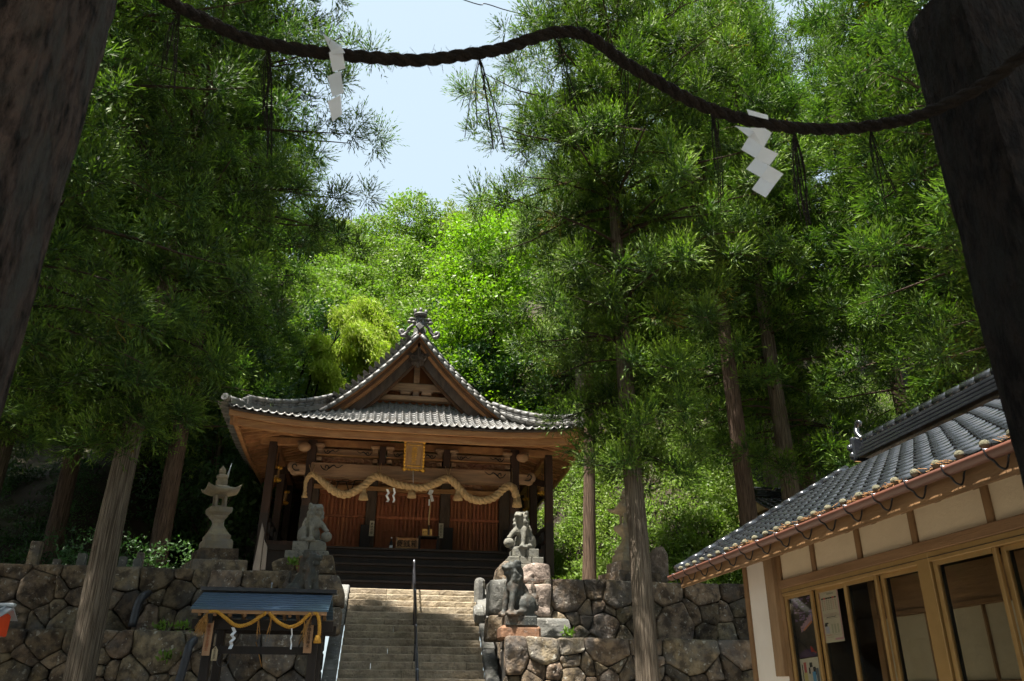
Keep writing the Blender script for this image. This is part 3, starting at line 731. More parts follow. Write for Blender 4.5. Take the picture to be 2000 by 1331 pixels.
# edge tiles lapped across the verge, sloping to the front
for side in (-1, 1):
    s = 2.30; tv = tile_mesh(.225, .34, .026, .036, M['shrine_tile'], 'edge_tile')
    while s < HW-.15:
        ds = .225*math.cos(math.atan(dprof(s))); x = XC+side*(HW-s-ds/2); z = ZE+prof(s+ds/2)
        ex = Vector((-side*ds, 0, prof(s+ds)-prof(s))).normalized()
        if side > 0: ex = -ex
        ey = Vector((0, .86, .50)); ey = (ey-ex*ey.dot(ex)).normalized(); ez = ex.cross(ey)
        o = link_mesh('edge_tile', tv, roof); o.rotation_euler = Matrix((ex, ey, ez)).transposed().to_euler(); o.location = (x, GY-.26, z-.10); s += ds
for i in range(7):     # gable wall boards
    z0 = 10.35+.30*i; z1 = z0+.295
    def halfw(z):
        s = 0.0
        while ZE+prof(s) < z+.45 and s < HW: s += .02
        return max(.02, HW-s)
    w0, w1 = halfw(z0), halfw(z1)
    b = MB(); y = 25.78; b.add([(XC-w0, y, z0), (XC+w0, y, z0), (XC+w1, y, z1), (XC-w1, y, z1), (XC-w0, y+.05, z0), (XC+w0, y+.05, z0), (XC+w1, y+.05, z1), (XC-w1, y+.05, z1)],
        [(0, 1, 2, 3), (0, 4, 5, 1), (3, 2, 6, 7), (1, 5, 6, 2), (0, 3, 7, 4)]); b.build('gable_board', M['wood_beam'], shrine)
b = MB(); b.box((XC, 25.62, 11.6), (.20, .16, 1.9)); b.build('king_post', M['wood_beam'], shrine)
b = MB(); b.box((XC, 25.58, 10.98), (2.5, .22, .26), bev=.03); b.build('gable_beam', M['wood_beam'], shrine)
b = MB(); b.box((XC, 25.55, 10.56), (2.9, .25, .16), bev=.02); b.build('gable_beam', M['wood_beam'], shrine)
for x in (-1.15, -.35, .35, 1.15):
    b = MB(); b.box((XC+x, 25.5, 10.74), (.34, .24, .12), bev=.03); b.box((XC+x, 25.5, 10.83), (.46, .2, .08), bev=.02); b.build('gable_bracket', M['wood_beam'], shrine)
pend = MB(); pc = Vector((XC, GY+.06, 12.0))
pend.box(pc+Vector((0, 0, .15)), (.14, .08, .6), bev=.03)
for sd in (-1, 1):
    pend.ell(pc+Vector((sd*.13, 0, -.16)), (.17, .07, .16)); pend.ell(pc+Vector((sd*.30, 0, -.04)), (.12, .06, .10)); pend.ell(pc+Vector((sd*.12, 0, -.33)), (.11, .06, .12))
    pend.tube(catmull([pc+Vector((sd*.05, -.07, -.2)), pc+Vector((sd*.2, -.08, -.28)), pc+Vector((sd*.25, -.08, -.12)), pc+Vector((sd*.13, -.08, -.12))], 4), .025, 6)
pend.ell(pc+Vector((0, 0, -.40)), (.08, .06, .12)); pend.build('gable_pendant', M['wood_grey'], shrine)

# eaves: fascia boards, rafters
def eave_line(y, dz, n=40, inset=0.0):
    return [(XC-HW+inset+(2*HW-2*inset)*i/n, y, ZE+sori(abs(-HW+inset+(2*HW-2*inset)*i/n))+dz) for i in range(n+1)]
plank_along(eave_line(EY+.0, -.055), .06, .12, M['wood_grey'], 'fascia', shrine)
plank_along(eave_line(EY+.04, -.118, inset=.03), .16, .10, M['wood_eave'], 'fascia', shrine)
plank_along(eave_line(EY+.16, -.282, inset=.10), .20, .09, M['wood_eave'], 'fascia', shrine)
for side in (-1, 1):
    x = XC+side*(HW-.04); n = 20
    sl3 = [(x, EY+.03+(BACK-EY)*i/n, ZE+sori(HW)*max(0, 1-(BACK-EY)*i/n/3.2)-.10) for i in range(n+1)]
    plank_along(sl3, .17, -side*.10, M['wood_eave'], 'fascia', shrine, 'X')
    plank_along([(p[0]-side*.12, p[1]+.1, p[2]-.165) for p in sl3], .20, -side*.09, M['wood_eave'], 'fascia', shrine, 'X')
i = 0
x = XC-HW+.35
while x < XC+HW-.3:
    d = abs(x-XC); y1 = min(27.0, EY+max(.4, HW-d)+.2); z0 = ZE+sori(d)-.34
    b = MB(); b.beam((x, EY+.20, z0), (x, y1, roofz(x, y1)-.30 if y1 < 25.7 else ZE+prof(y1-EY)-.30 if False else z0+.26*(y1-EY)), .085, .12); b.build('rafter', M['wood_warm'], shrine); x += .27
for side in (-1, 1):
    y = EY+.5
    while y < 33:
        L_ = min(2.1, y-EY+.1) if y < 25 else 2.1
        xo = XC+side*(HW-.18); up = sori(HW)*max(0, 1-(y-EY)/3.2)
        b = MB(); b.beam((xo, y, ZE-.34+up), (xo-side*L_, y, ZE-.34+up*.4+.26*L_), .085, .12); b.build('rafter', M['wood_warm'], shrine); y += .30
    b = MB(); b.beam((XC+side*(HW-.12), EY+.12, ZE+sori(HW)-.42), (XC+side*(HW-2.4), EY+2.4, ZE+.15), .16, .22); b.build('hip_rafter', M['wood_warm'], shrine)

# frame
PX = [-3.6, 4.98]; IX = [-2.42, 3.87]
def post(x, y, z0, z1, w, mlow=None, split=None):
    b = MB(); b.box((x, y, (z0+z1)/2), (w, w, z1-z0), bev=.015); return b.build('post', M['wood_post'], shrine)
for x in PX:
    for y in (24.5, 27.2, 29.9, 32.6):
        post(x, y, TER-.1, 8.52, .24)
        b = MB(); b.box((x, y, 5.05), (.25, .25, 2.6), bev=.01); b.build('post_sheath', M['wood_dark'], shrine)
for x in IX:
    post(x, 24.4, TER-.1, 8.6, .27)
    b = MB(); b.box((x, 24.4, 5.2), (.29, .29, 2.75), bev=.01); b.build('post_sheath', M['wood_dark'], shrine)
for x in (IX[0]-.05, -.56, 1.90, IX[1]+.05):
    b = MB(); b.box((x, 27.05, 7.15), (.34, .3, 3.0), bev=.02); b.build('post', M['wood_grey'], shrine)
    b = MB(); b.box((x+(.12 if x > 0 else -.12), 26.95, 6.15), (.34, .34, .8), bev=.01); b.build('post_sheath', M['wood_dark'], shrine)
for x in PX+IX:
    b = MB(); b.box((x, 24.45, TER+.05), (.5, .5, .18), bev=.04); b.build('base_stone', M['curb_stone'], shrine)
b = MB(); b.box((XC, 24.5, 8.56), (9.3, .2, .24), bev=.015); b.build('eave_beam', M['wood_warm'], shrine)
for x in PX:
    b = MB(); b.box((x, 29.2, 8.56), (.2, 9.3, .24), bev=.015); b.build('eave_beam', M['wood_warm'], shrine)
b = MB(); b.box((XC, 24.3, 7.665), (IX[1]-IX[0]-.2, .30, .43), bev=.03); b.build('main_beam', M['wood_beam'], shrine)
for sd, x in ((-1, IX[0]), (1, IX[1])):   # carved beam noses
    b = MB(); b.box((x+sd*.3, 24.35, 7.68), (.42, .2, .34), bev=.05); b.ell((x+sd*.52, 24.35, 7.74), (.16, .10, .17)); b.ell((x+sd*.44, 24.35, 7.58), (.14, .1, .1)); b.build('beam_nose', M['wood_beam'], shrine)
    b = MB(); b.tube(catmull([(x+sd*.3, 24.22, 7.62), (x+sd*.45, 24.22, 7.62), (x+sd*.52, 24.22, 7.74), (x+sd*.44, 24.22, 7.80), (x+sd*.38, 24.22, 7.73)], 4), .018, 6); b.build('scroll_mark', M['ink'], shrine)
    b = MB(); b.ell((x+sd*.22, 24.2, 8.34), (.20, .16, .15)); b.box((x+sd*.3, 24.3, 8.48), (.3, .2, .12), bev=.03); b.build('beam_nose', M['wood_beam'], shrine)
def scroll(x, y, z, sd, k=1.0):
    b = MB()
    b.tube(catmull([(x, y, z), (x+sd*.06*k, y, z-.09*k), (x+sd*.16*k, y, z-.12*k), (x+sd*.20*k, y, z-.03*k), (x+sd*.13*k, y, z), (x+sd*.12*k, y, z-.07*k)], 4), .014, 5)
    b.tube(catmull([(x+sd*.20*k, y, z-.08*k), (x+sd*.32*k, y, z+.01*k), (x+sd*.42*k, y, z-.05*k), (x+sd*.55*k, y, z+.03*k)], 4), [.02]*6+[.012]*7, 5)
    b.build('scroll_mark', M['ink'], shrine)
scroll(IX[0]+.32, 24.135, 7.78, 1, 1.2); scroll(IX[1]-.32, 24.135, 7.78, -1, 1.2)
SX = [-.28, 1.70]
segs = [(IX[0]+.14, SX[0]-.12), (SX[0]+.12, SX[1]-.12), (SX[1]+.12, IX[1]-.14)]
for x in SX:
    b = MB(); b.box((x, 24.33, 8.18), (.20, .22, .62), bev=.01); b.build('strut', M['wood_post'], shrine)
for a, c in segs:
    b = MB(); b.box(((a+c)/2, 24.42, 8.27), (c-a, .16, .20), bev=.02); b.build('upper_beam', M['wood_beam'], shrine)
    b = MB(); b.box(((a+c)/2, 24.40, 8.155), (c-a, .24, .03)); b.build('moulding', M['wood_eave'], shrine)
    scroll(a+.22, 24.33, 8.30, 1, .8); scroll(c-.22, 24.33, 8.30, -1, .8)
    cv = MB(); cv.box(((a+c)/2, 24.52, 8.01), (c-a, .06, .28)); r2 = random.Random(int(a*10)+40)
    for k in range(34):
        xx = r2.uniform(a+.12, c-.12); cv.ell((xx, 24.47, r2.uniform(7.92, 8.11)), (r2.uniform(.04, .11), .05, r2.uniform(.03, .06)), Matrix.Rotation(r2.uniform(-1, 1), 3, 'Y'), 8, 5)
    cv.build('carved_panel', M['wood_carved'], shrine)
    for x in (a+.1, c-.1):   # bracket blocks
        b = MB(); b.box((x, 24.36, 8.46), (.30, .24, .12), bev=.03); b.box((x, 24.38, 8.36), (.18, .2, .12), bev=.02); b.build('bracket', M['wood_beam'], shrine)
        b = MB(); b.box((x, 24.36, 8.02), (.16, .2, .14), bev=.02); b.build('bearing_block', M['wood_beam'], shrine)
# inner facade: transom carvings and lattice doors
FX = [IX[0]+.12, -.73, -.39, 1.73, 2.07, IX[1]-.12]
b = MB(); b.box((XC, 27.12, 8.2), (6.6, .06, 1.0)); b.build('transom_boards', M['wood_warm'], shrine)
b = MB(); b.box((XC, 26.95, 7.78), (6.3, .2, .16), bev=.02); b.build('lintel', M['wood_eave'], shrine)
cv = MB(); r2 = random.Random(5)
for k in range(90):
    xx = r2.uniform(-2.0, 3.5); cv.ell((xx, 27.05, r2.uniform(7.94, 8.22)), (r2.uniform(.06, .2), .07, r2.uniform(.03, .07)), Matrix.Rotation(r2.uniform(-.8, .8), 3, 'Y'), 8, 5)
cv.build('transom_carving', M['wood_carved'], shrine)
for a, c in ((FX[0], FX[1]), (FX[2], FX[3]), (FX[4], FX[5])):
    door = MB(); door.box(((a+c)/2, 27.16, 6.73), (c-a, .04, 1.9)); door = door.build('lattice_door', M['wood_red'], shrine)
    for z, hh in ((7.64, .10), (6.86, .09), (5.82, .14)):
        b = MB(); b.box(((a+c)/2, 27.06, z), (c-a, .09, hh), bev=.008); b.build('rail', M['wood_red'], door)
    n = int((c-a)/.125); w = (c-a)/n
    bm_ = MB(); bm_.box((0, 0, 0), (.062, .07, 1.72)); bm_ = bm_.mesh('lattice_bar', M['wood_red'])
    for i in range(n):
        o = link_mesh('lattice_bar', bm_, door); o.location = (a+w*(i+.5)+rnd.uniform(-.006, .006), 27.08, 6.73)
    for z in (7.1, 7.3, 7.5, 6.05, 6.25, 6.45, 6.65):
        b = MB(); b.box(((a+c)/2, 27.115, z), (c-a, .02, .025)); b.build('cross_rail', M['wood_red'], door)
# interior box, floor, steps, verandas
b = MB()
for x in (IX[0]-.12, IX[1]+.12): b.box((x, 30.2, 7.3), (.12, 6.2, 3.2))
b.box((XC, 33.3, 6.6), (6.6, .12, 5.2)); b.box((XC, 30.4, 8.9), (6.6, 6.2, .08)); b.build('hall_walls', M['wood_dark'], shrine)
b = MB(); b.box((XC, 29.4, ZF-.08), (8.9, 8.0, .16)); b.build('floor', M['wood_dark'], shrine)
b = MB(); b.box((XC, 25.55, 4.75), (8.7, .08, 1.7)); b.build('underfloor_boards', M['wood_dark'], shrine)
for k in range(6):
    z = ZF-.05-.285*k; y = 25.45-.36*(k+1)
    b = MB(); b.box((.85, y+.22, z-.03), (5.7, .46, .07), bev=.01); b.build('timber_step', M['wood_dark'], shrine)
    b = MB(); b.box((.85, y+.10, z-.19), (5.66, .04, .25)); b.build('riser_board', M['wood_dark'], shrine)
b = MB(); b.box((.62, 22.45, 4.00), (2.1, .25, .07), bev=.01); b.build('threshold_plank', M['wood_eave'], shrine)
for sd, x in ((-1, PX[0]), (1, PX[1])):
    for z in (ZF+.30, ZF+.72):
        b = MB(); b.box((x, 29.0, z), (.09, 8.6, .10)); b.build('veranda_rail', M['wood_dark'], shrine)
    b = MB(); b.box(((x+IX[0 if sd < 0 else 1])/2, 25.5, ZF+.02), (1.15, .14, .2)); b.build('veranda_edge', M['wood_post'], shrine)
    for yy in (25.6, 26.4, 28.1, 29.0):
        b = MB(); b.box((x, yy, ZF+.4), (.12, .12, .8)); b.build('veranda_baluster', M['wood_dark'], shrine)
    b = MB(); b.beam((x, 24.6, 7.6), (x-sd*1.15, 27, 8.5), .12, .2); b.build('tie_beam', M['wood_post'], shrine)
b = MB()
for x0_ in (-1.75, -1.55, -1.42): pass
for (x0_, z0_, x1_, z1_) in ((-1.78, 7.95, -1.36, 7.95), (-1.70, 7.95, -1.78, 7.55), (-1.45, 7.95, -1.30, 7.55), (-1.16, 8.0, -1.28, 7.55), (-1.16, 8.0, -.85, 8.0), (-.86, 8.0, -.86, 7.55)):
    b.beam((x0_, 26.8, z0_), (x1_, 26.8, z1_), .03, .03)
b.build('iron_bracket', M['ink'], shrine)

# grey planks leaning by the corner post
for lab, pts in (('wide grey plank leaning on the corner post of the shrine hall', [(493, 1114), (507, 1114), (516, 1040), (512, 1021)]),
                 ('narrow grey plank leaning right of the wide grey plank', [(509, 1113), (518, 1113), (522, 1068), (516, 1054)])):
    q = [at(a, c, Y=24.1) for a, c in pts]; b = MB(); d = Vector((0, .05, 0))
    b.add(q+[v+d for v in q], [(0, 1, 2, 3), (7, 6, 5, 4), (0, 4, 5, 1), (1, 5, 6, 2), (2, 6, 7, 3), (3, 7, 4, 0)]); tag(b.build('plank', M['plank_grey']), lab, 'plank')

# ------------------------------------------------------------------ things on the shrine
def text_mesh(body, size, mat_, name, parent=None, loc=(0, 0, 0), rot=(math.pi/2, 0, 0), ext=.004, vertical=False):
    out = []
    cu = bpy.data.curves.new('t', 'FONT'); cu.body = '\n'.join(body) if vertical else body
    cu.size = size; cu.extrude = ext; cu.align_x = 'CENTER'; cu.align_y = 'CENTER'; cu.space_line = .95; cu.resolution_u = 2
    to = bpy.data.objects.new('t', cu)
    me = bpy.data.meshes.new_from_object(to); bpy.data.objects.remove(to)
    me.materials.clear(); me.materials.append(mat_); me.name = name
    o = link_mesh(name, me, parent); o.location = loc; o.rotation_euler = rot; return o

# big straw rope
RY = 23.95
rp = [(595.6, 962), (598, 940), (610, 927), (631, 942), (653, 960), (678, 966), (707, 952), (729, 933), (743, 932), (772, 945), (819, 953), (848, 946), (873, 935), (891, 947), (909, 968), (934, 978), (963, 973), (988, 952), (1002, 953), (1009, 972)]
rope = thing('straw_rope', 'thick twisted straw rope draped across the shrine hall front', 'rope', at(819, 953, Y=RY))
b = MB(); twisted_rope(b, catmull([at(x, y, Y=RY) for x, y in rp], 8), .118, 3, .42, 8, lambda t: .35+.65*min(1, t/.16)); b.build('rope', M['straw'], rope)
def tassel(x, y, w=.13, hgt=.34, parent=None, Y=RY, mat_='straw'):
    c = at(x, y, Y=Y); b = MB()
    b.lathe(c, [(w*.5, 0), (w*.62, -.03), (w*.55, -.10), (w*.72, -.12), (w*.78, -hgt*.6), (w*1.05, -hgt), (w*.9, -hgt-.01)], 14)
    for k in range(14):
        a = 2*math.pi*k/14; b.tube([c+Vector((math.cos(a)*w*.72, math.sin(a)*w*.72, -.12)), c+Vector((math.cos(a)*w*1.05, math.sin(a)*w*1.05, -hgt-.01))], .012, 4)
    b.build('tassel', M[mat_], parent)
tassel(711, 957, .13, .30, rope); tassel(805, 953, .12, .30, rope); tassel(895, 958, .13, .30, rope); tassel(1010, 966, .14, .38, rope)
b = MB(); c = at(595.5, 962, Y=RY); b.lathe(c, [(.05, 0), (.07, -.03), (.05, -.07), (.10, -.14), (.08, -.15)], 10); b.build('rope_end', M['straw'], rope)
for px_, p0, p1 in ((610, (604, 908), (615, 908)), (740, (737, 905), (745, 905)), (876, (870, 912), (881, 912)), (1000, (1000, 915), (1000, 915))):
    b = MB(); t0 = at(px_, 932 if px_ < 900 else 948, Y=RY)
    for q in (p0, p1): b.tube([at(q[0], q[1], Y=24.1), t0], .012, 5)
    b.build('tie_cord', M['straw'], rope)
b = MB(); b.tube([at(807, 920, Y=24.1), at(807, 950, Y=RY)], .008, 5); b.build('tie_cord', M['paper'], rope)

# name plaque
pq = thing('name_plaque', 'gilt framed name plaque hanging under the eave at the centre of the shrine hall', 'plaque', at(808, 890, Y=23.9))
q0 = [at(791, 859, Y=23.75), at(830, 862, Y=23.75), at(827, 921, Y=24.1), at(788, 918, Y=24.1)]
cpq = sum(q0, Vector())/4; ux = (q0[1]-q0[0]).normalized(); uz = (q0[0]-q0[3]).normalized(); un_ = ux.cross(uz).normalized(); wq = (q0[1]-q0[0]).length; hq = (q0[0]-q0[3]).length
RQ = Matrix((ux, -un_, uz)).transposed()
def q3(x, y, z): return cpq+RQ @ Vector((x, y, z))
b = MB(); b.box(cpq, (wq*.68, .05, hq*.72), RQ); b.build('panel', M['gold_wood'], pq)
b = MB()
for sx in (-1, 1): b.box(q3(sx*wq*.39, -.02, 0), (wq*.10, .07, hq*.86), RQ, bev=.015)
for sz in (-1, 1): b.box(q3(0, -.02, sz*hq*.40), (wq*.88, .07, hq*.09), RQ, bev=.015)
b.build('inner_frame', M['gold_wood'], pq)
b = MB()
for sx in (-1, 1):
    for k in range(9):
        b.ell(q3(sx*wq*.47, -.03, (-.44+.11*k)*hq), (.045, .03, .06), RQ, 8, 6)
for sz in (-1, 1):
    for k in range(6): b.ell(q3((-.40+.16*k)*wq, -.03, sz*hq*.47), (.06, .03, .04), RQ, 8, 6)
for sx in (-1, 1):
    for sz in (-1, 1): b.ell(q3(sx*wq*.47, -.03, sz*hq*.47), (.07, .035, .07), RQ, 8, 6)
for sz in (-1, 1): b.box(q3(0, -.045, sz*hq*.345), (wq*.68, .02, .025), RQ)
b.build('gilt_border', M['gold'], pq)
text_mesh('熊野宮', hq*.2, M['gold'], 'lettering', pq, q3(0, -.035, -.01), RQ.to_euler() if False else (RQ @ Matrix.Rotation(math.pi/2, 3, 'X')).to_euler(), .008, True)

# hanging lanterns
def lantern_hang(label, px, py, Y, k=1.0):
    c = at(px, py, Y=Y); t = thing('hanging_lantern', label, 'lantern', c, 'gilt hanging lanterns under the eaves')
    b = MB(); b.lathe(c, [(.085*k, -.13*k), (.09*k, .13*k)], 6, False); b.build('body', M['gold_wood'], t)
    b = MB()
    for sz in (-1, 1):
        for i in range(6):
            a = 2*math.pi*i/6; b.ell(c+Vector((math.cos(a)*.115*k, math.sin(a)*.115*k, sz*.19*k)), (.06*k, .06*k, .055*k), None, 8, 6)
        b.lathe(c+Vector((0, 0, sz*.15*k-.02)), [(.11*k, 0), (.115*k, .04)], 6, False)
    b.build('gilt_petals', M['gold'], t)
    b = MB(); b.tube([c+Vector((0, 0, .2*k)), c+Vector((0, 0, .2*k+.45))], .012, 5); b.build('hanger', M['iron'], t)
lantern_hang('gilt hanging lantern nearest the front corner post, left side of the shrine hall', 540, 926, 24.9)
lantern_hang('gilt hanging lantern farther back along the left side of the shrine hall', 555, 972, 27.6)
lantern_hang('gilt hanging lantern between the front posts, right side of the shrine hall', 1059, 953, 25.4)
lantern_hang('gilt hanging lantern farther back on the right side, behind the rope end', 1030, 986, 27.8)

# zigzag paper streamers
def streamer(label, pts, Y, w, group=None, dy=.02):
    """zigzag folded paper: pts are pixel centre points of its folds"""
    b = MB(); P2 = [at(x, y, Y=Y) for x, y in pts]
    for i in range(len(P2)-1):
        a, c = P2[i], P2[i+1]; d = (c-a); n = Vector((1, 0, 0)); o = Vector((0, dy*(-1)**i, 0))
        hw_ = n*w/2
        v = [a-hw_-o, a+hw_-o, c+hw_+o, c-hw_+o]; e = Vector((0, .0015, 0))
        b.add(v+[q+e for q in v], [(0, 1, 2, 3), (7, 6, 5, 4), (0, 4, 5, 1), (1, 5, 6, 2), (2, 6, 7, 3), (3, 7, 4, 0)])
    return tag(b.build('paper_streamer', M['paper']), label, 'paper streamer', group)
streamer('left of two thin zigzag paper strips hanging under the straw rope of the shrine', [(756, 956), (759, 963), (755, 969), (759, 976), (756, 981)], 24.0, .07)
streamer('right of two thin zigzag paper strips hanging under the straw rope of the shrine', [(769, 954), (771, 963), (768, 969), (770, 976), (768, 982)], 24.0, .06)
br = thing('bell_rope', 'pale bell rope with white paper hanging before the lattice doors', 'bell rope', at(839, 1030, Y=25.7))
b = MB(); twisted_rope(b, catmull([at(841, 950, Y=25.7), at(840, 985, Y=25.7), at(838, 1010, Y=25.7), at(837, 1026, Y=25.7)], 8), .028, 3, .15, 6); b.build('cord', M['straw'], br)
b = MB(); b.lathe(at(837, 1045, Y=25.7), [(.035, 0), (.04, .1), (.035, .30)], 8); b.build('grip', M['wood_grey'], br)
b = MB(); q = at(841, 962, Y=25.6); b.box(q, (.14, .02, .18), Matrix.Rotation(.4, 3, 'Y')); b.box(q+Vector((.05, 0, -.2)), (.09, .02, .2), Matrix.Rotation(-.3, 3, 'Y')); b.box(q+Vector((-.03, 0, -.33)), (.05, .02, .2)); b.build('paper_tuft', M['paper'], br)
# offering box with lettering, stand, notice, bottle
ob = thing('offering_box', 'brown wooden offering box lettered in black on the shrine floor', 'offering box', at(794, 1071, Y=25.8))
a = at(774, 1049, Y=25.75); c = at(816, 1071, Y=25.75); zf_ = ZF+.0
b = MB(); b.box(((a.x+c.x)/2, 26.05, (a.z+zf_)/2), (c.x-a.x, .5, a.z-zf_), bev=.02); b.build('box', M['wood_eave'], ob)
for sx in (-1, 1):
    b = MB(); b.box(((a.x+c.x)/2+sx*(c.x-a.x)*.47, 25.79, (a.z+zf_)/2), (.05, .03, a.z-zf_)); b.build('corner_batten', M['wood_beam'], ob)
text_mesh('賽銭箱', .235, M['ink'], 'lettering', ob, ((a.x+c.x)/2, 25.79, (a.z+zf_)/2), ext=.006)
st = thing('low_stand', 'dark low wooden stand beside the offering box', 'stand', at(838, 1071, Y=26))
b = MB(); q = at(838, 1047, Y=25.95); b.box((q.x, 26.15, q.z-.02), (.66, .4, .04)); b.build('top', M['wood_dark'], st)
for sx in (-1, 1):
    for sy in (-1, 1):
        b = MB(); b.box((q.x+sx*.29, 26.15+sy*.16, (q.z+ZF)/2-.02), (.05, .05, q.z-ZF-.04)); b.build('leg', M['wood_dark'], st)
ns = thing('notice_sign', 'small yellow wooden notice standing on the dark stand', 'sign', (q.x-.05, 26.05, q.z))
b = MB(); b.box((q.x-.06, 26.1, q.z+.12), (.31, .03, .235), bev=.004); b.build('board', mat('notice', (.70, .42, .13), (.62, .36, .11), .6, 8), ns)
text_mesh('お守り', .075, M['ink'], 'lettering', ns, (q.x-.10, 26.082, q.z+.14), ext=.003)
bt = thing('sake_bottle', 'dark glass bottle with white label standing left of the offering box', 'bottle', at(763, 1071, Y=26))
q = at(763.5, 1070, Y=25.8); q.z = ZF
b = MB(); b.lathe(q, [(.045, 0), (.05, .02), (.05, .20), (.04, .25), (.018, .30), (.017, .36), (.02, .365), (.02, .39)], 12); b.build('glass', M['iron'], bt)
b = MB(); b.lathe(q, [(.052, .04), (.052, .15)], 12); b.build('paper_label', M['paper'], bt)
b = MB(); b.lathe(q, [(.022, .36), (.022, .395), (.01, .40)], 10); b.build('cap', M['paper'], bt)
for lab, x0_, y0_, y1_, tx in (('pale vertical paper tablet on the post left of the middle lattice door', 726, 1016, 1046, '奉納祈願'), ('pale vertical paper tablet on the post right of the middle lattice door', 862, 1021, 1050, '家内安全')):
    a = at(x0_, y0_, Y=26.6); c = at(x0_, y1_, Y=26.6); t = thing('paper_tablet', lab, 'tablet', c)
    b = MB(); b.box((a+c)/2+Vector((0, .15, 0)), (.15, .012, a.z-c.z)); b.build('board', mat('tablet', (.50, .44, .33), (.42, .37, .27), .8, 6), t)
    text_mesh(tx, .10, M['ink'], 'lettering', t, (a+c)/2+Vector((0, .142, 0)), ext=.002, vertical=True)
# ------------------------------------------------------------------ guardian statues in place
def statue(label, px, py_foot, Y, rz, scale, mat_, ball, tall, seed, mirror=False):
    me = GUARD[seed]
    p_ = at(px, py_foot, Y=Y); t = thing('guardian_statue', label, 'statue', p_, 'stone guardian dogs beside the stairway')
    o = link_mesh('figure', me); o.parent = t
    t.rotation_euler = (0, 0, rz); t.scale = (scale,)*3
    if ball:
        b = MB(); b.ell((.30, (.21 if mirror else -.21), .115), (.125, .125, .115), None, 16, 12); q = b.mesh('ball', M[mat_]); o = link_mesh('ball', q); o.parent = t
    return t, p_
def pedestal(label, p_, rows, mat_, rz=0.0):
    t = thing('stone_pedestal', label, 'pedestal', (p_.x, p_.y, p_.z-sum(r[2] for r in rows)))
    z = p_.z-.02
    for (w, n, hh, dd, ox) in rows:
        z -= hh
        for i in range(n):
            b = MB(); bw = w/n; b.box((p_.x+ox-w/2+bw*(i+.5), p_.y+rnd.uniform(-.02, .02), z+hh/2), (bw-.015, dd, hh-.006), Matrix.Rotation(rz+rnd.uniform(-.02, .02), 3, 'Z'), bev=.012)
            b.build('block', M[mat_], t)
    return t
t, p_ = statue('seated stone guardian dog with a paw on a ball, upper left of the stairway', 606, 1060, 18.55, -.95, 1.0, 'carved_stone', True, False, 3, True)
pedestal('two courses of grey blocks under the upper left guardian dog', p_, [(.72, 2, .20, .5, 0), (.95, 3, .17, .6, -.03), (.95, 2, .3, .5, .0)], 'carved_stone')
t, p_ = statue('seated sunlit stone guardian dog with a paw on a ball, upper right of the stairway', 1022, 1073, 18.55, -2.25, 1.0, 'carved_stone', True, False, 8, False)
pedestal('two courses of pale blocks under the upper right guardian dog', p_, [(.62, 2, .19, .5, .02), (.82, 3, .17, .6, .02), (.8, 2, .5, .6, .1)], 'carved_stone')
t, p_ = statue('dark weathered guardian dog sitting upright on the lower wall right of the stairway', 1012, 1203, 16.95, -2.75, 1.16, 'bronze_stone', False, True, 5, False)
pedestal('grey slab over a reddish block under the dark lower right guardian dog', p_, [(.66, 1, .19, .5, .02)], 'bronze_stone')
b = MB(); q = Vector((p_.x+.02, p_.y+.05, p_.z-.34)); b.box(q, (.82, .62, .27), bev=.05); o = b.build('pedestal_block', M['red_stone']); tag(o, 'reddish brown base block under the dark guardian dog slab', 'stone block')
t, p_ = statue('dark bluish guardian dog half hidden behind the water pavilion roof', 588, 1182, 16.95, -.5, 1.12, 'bronze_stone', False, True, 6, True)
pedestal('grey slab base of the half hidden guardian dog left of the stairway', p_, [(.66, 1, .19, .5, 0), (.8, 1, .22, .6, 0)], 'bronze_stone')

